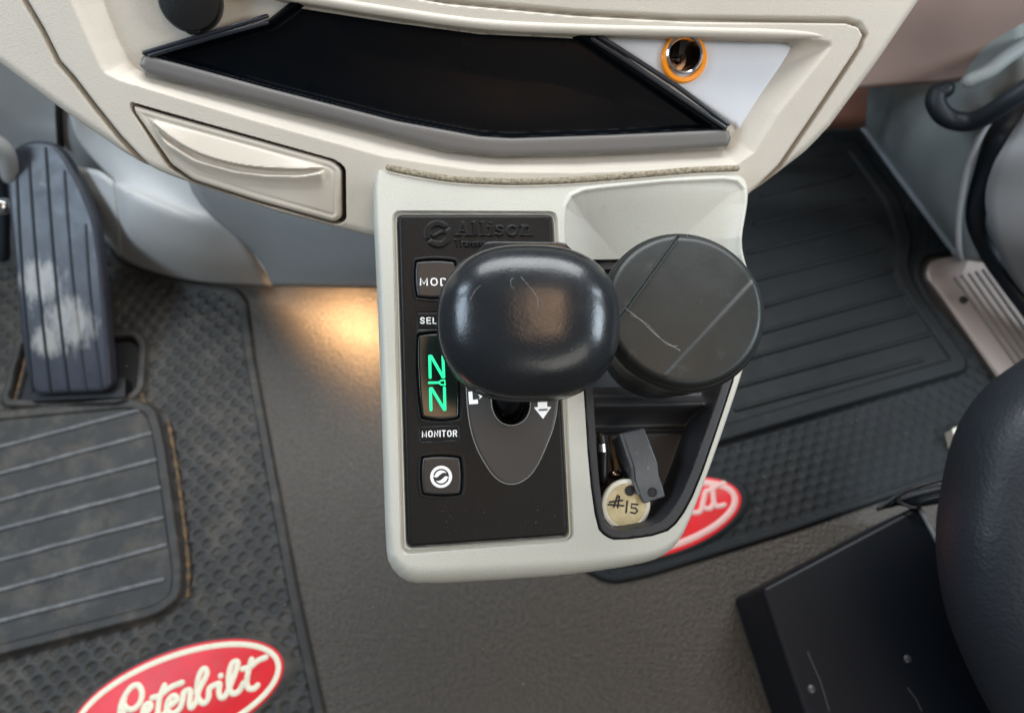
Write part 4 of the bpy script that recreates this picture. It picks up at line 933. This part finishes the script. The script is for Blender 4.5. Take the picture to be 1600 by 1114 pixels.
tube('strap_edge', crm([P(1400, 783, .105), P(1432, 794, .11), P(1446, 782, .12), P(1500, 770, .13)], 6), .0016, M['liner'], sb)
patch('strap_web', [[P(1375, 797, .10), P(1435, 765, .11), P(1510, 748, .12)], [P(1405, 790, .10), P(1445, 790, .11), P(1510, 775, .12)]], M['seal'], sb, n=3, thick=.006)
tr2 = thing('floor_trim', 'small pale trim corner peeking out beside the seat cushion', 'trim', P(1498, 675, .01))
boxpts('trim_corner', [P(1488, 670, .02), P(1520, 655, .02), P(1525, 690, .02), P(1493, 693, .02)], 0, M['tagrim'], tr2)
cu_ = thing('seat_cushion', 'black grained leather passenger seat cushion at the lower right', 'seat', PD(1600, 900, .6))
sil = [(1900, 430), (1720, 492), (1610, 566), (1545, 615), (1503, 678), (1481, 765), (1473, 850), (1488, 950), (1525, 1045), (1580, 1150), (1640, 1260)]
rows = [[PD(x+70, y+5, .74) for x, y in sil], [PD(x+22, y+2, .66) for x, y in sil], [PD(x+2, y, .60) for x, y in sil], [PD(x+22, y+12, .555) for x, y in sil],
        [PD(x+90, y+20, .525) for x, y in sil], [PD(x+220, y+40, .51) for x, y in sil], [PD(x+480, y+60, .50) for x, y in sil]]
patch('cushion_cover', rows, M['leather'], cu_, n=8, thick=.006, sharp=80)
sq = crm([PD(x+9, y+2, .585) for x, y in sil], 8)
tube('piping', sq, .0018, M['leather'], cu_, seg=8)

# ------------------------------------------------------------------ footwell lamp under the dash
fl = thing('footwell_lamp', 'small warm footwell lamp tucked behind the lower edge of the grey footwell cover', 'lamp', PY(566, 378, .468))
LM = Matrix.Translation(PY(640, 360, .40))
lp = PY(518, 405, .447)
lathe('lamp_lens', Matrix.Translation(lp) @ Matrix.Rotation(math.pi, 4, 'X'), [(.012, -.004), (.012, .002), (.008, .005), (.0001, .006)], mat('warm lamp lens', (.9, .7, .4), .4, emit=(1, .62, .28), estr=6), fl, seg=24)
l = bpy.data.lights.new('footwell_spot', 'SPOT'); l.energy = 8.5; l.color = (1, .58, .25); l.spot_size = R(136); l.spot_blend = 1; l.shadow_soft_size = .012
lo = bpy.data.objects.new('footwell_spot', l); COL.objects.link(lo); lo.location = lp-Vector((0, 0, .012)); lo.parent = fl; lo.matrix_parent_inverse = fl.matrix_world.inverted()
tgt = P(522, 575, 0); lo.rotation_euler = (tgt-lo.location).to_track_quat('-Z', 'Y').to_euler()

# ------------------------------------------------------------------ grit and crumbs lying about
def grit(name, F, region, n, hz, m, lo, hi):
    vs = []; fs = []; xs = [p[0] for p in region]; ys = [p[1] for p in region]; k = 0
    while k < n:
        x, y = random.uniform(min(xs), max(xs)), random.uniform(min(ys), max(ys))
        if sdf(np.array([x]), np.array([y]), region)[0] < .004: continue
        k += 1; r_ = random.uniform(lo, hi); b = len(vs); a0 = random.random()*6
        for i in range(4): a = a0+i*math.pi/2+random.uniform(-.4, .4); vs.append(F.w(x+r_*math.cos(a)*random.uniform(.6, 1.2), y+r_*math.sin(a), hz))
        vs += [F.w(x, y, hz+r_*.8), F.w(x, y, hz-r_*.3)]
        for i in range(4): j = (i+1) % 4; fs += [(b+i, b+j, b+4), (b+j, b+i, b+5)]
    o = mesh(name, vs, fs, m, smooth=False); o['kind'] = 'stuff'; return o
M['gritm'] = mat('pale grit', (.38, .35, .28), .8, (500, .6, .001), col2=(.12, .10, .08), varscale=30)
o = grit('grit', FF, FF.poly([(0, 430), (380, 470), (500, 1110), (0, 1110)]), 90, .0062, M['gritm'], .0005, .0011); o['label'] = "pale grit scattered on the driver's floor mat"
o = grit('grit', FF, FF.poly([(1180, 300), (1380, 300), (1480, 560), (1480, 740), (1120, 860)]), 50, .0064, M['gritm'], .0004, .0010); o['label'] = "pale grit scattered on the passenger's floor mat"
o = grit('grit', FF, FF.poly([(420, 470), (580, 470), (640, 930), (900, 930), (1200, 860), (1150, 930), (1200, 1110), (530, 1110)]), 60, .0006, M['gritm'], .0004, .0009); o['label'] = 'pale grit scattered on the vinyl floor'
o = grit('dust_specks', FC, FC.poly([(640, 790), (870, 770), (880, 825), (645, 845)]), 14, .0013, M['gritm'], .00012, .00028); o['label'] = 'dust specks on the black selector panel'
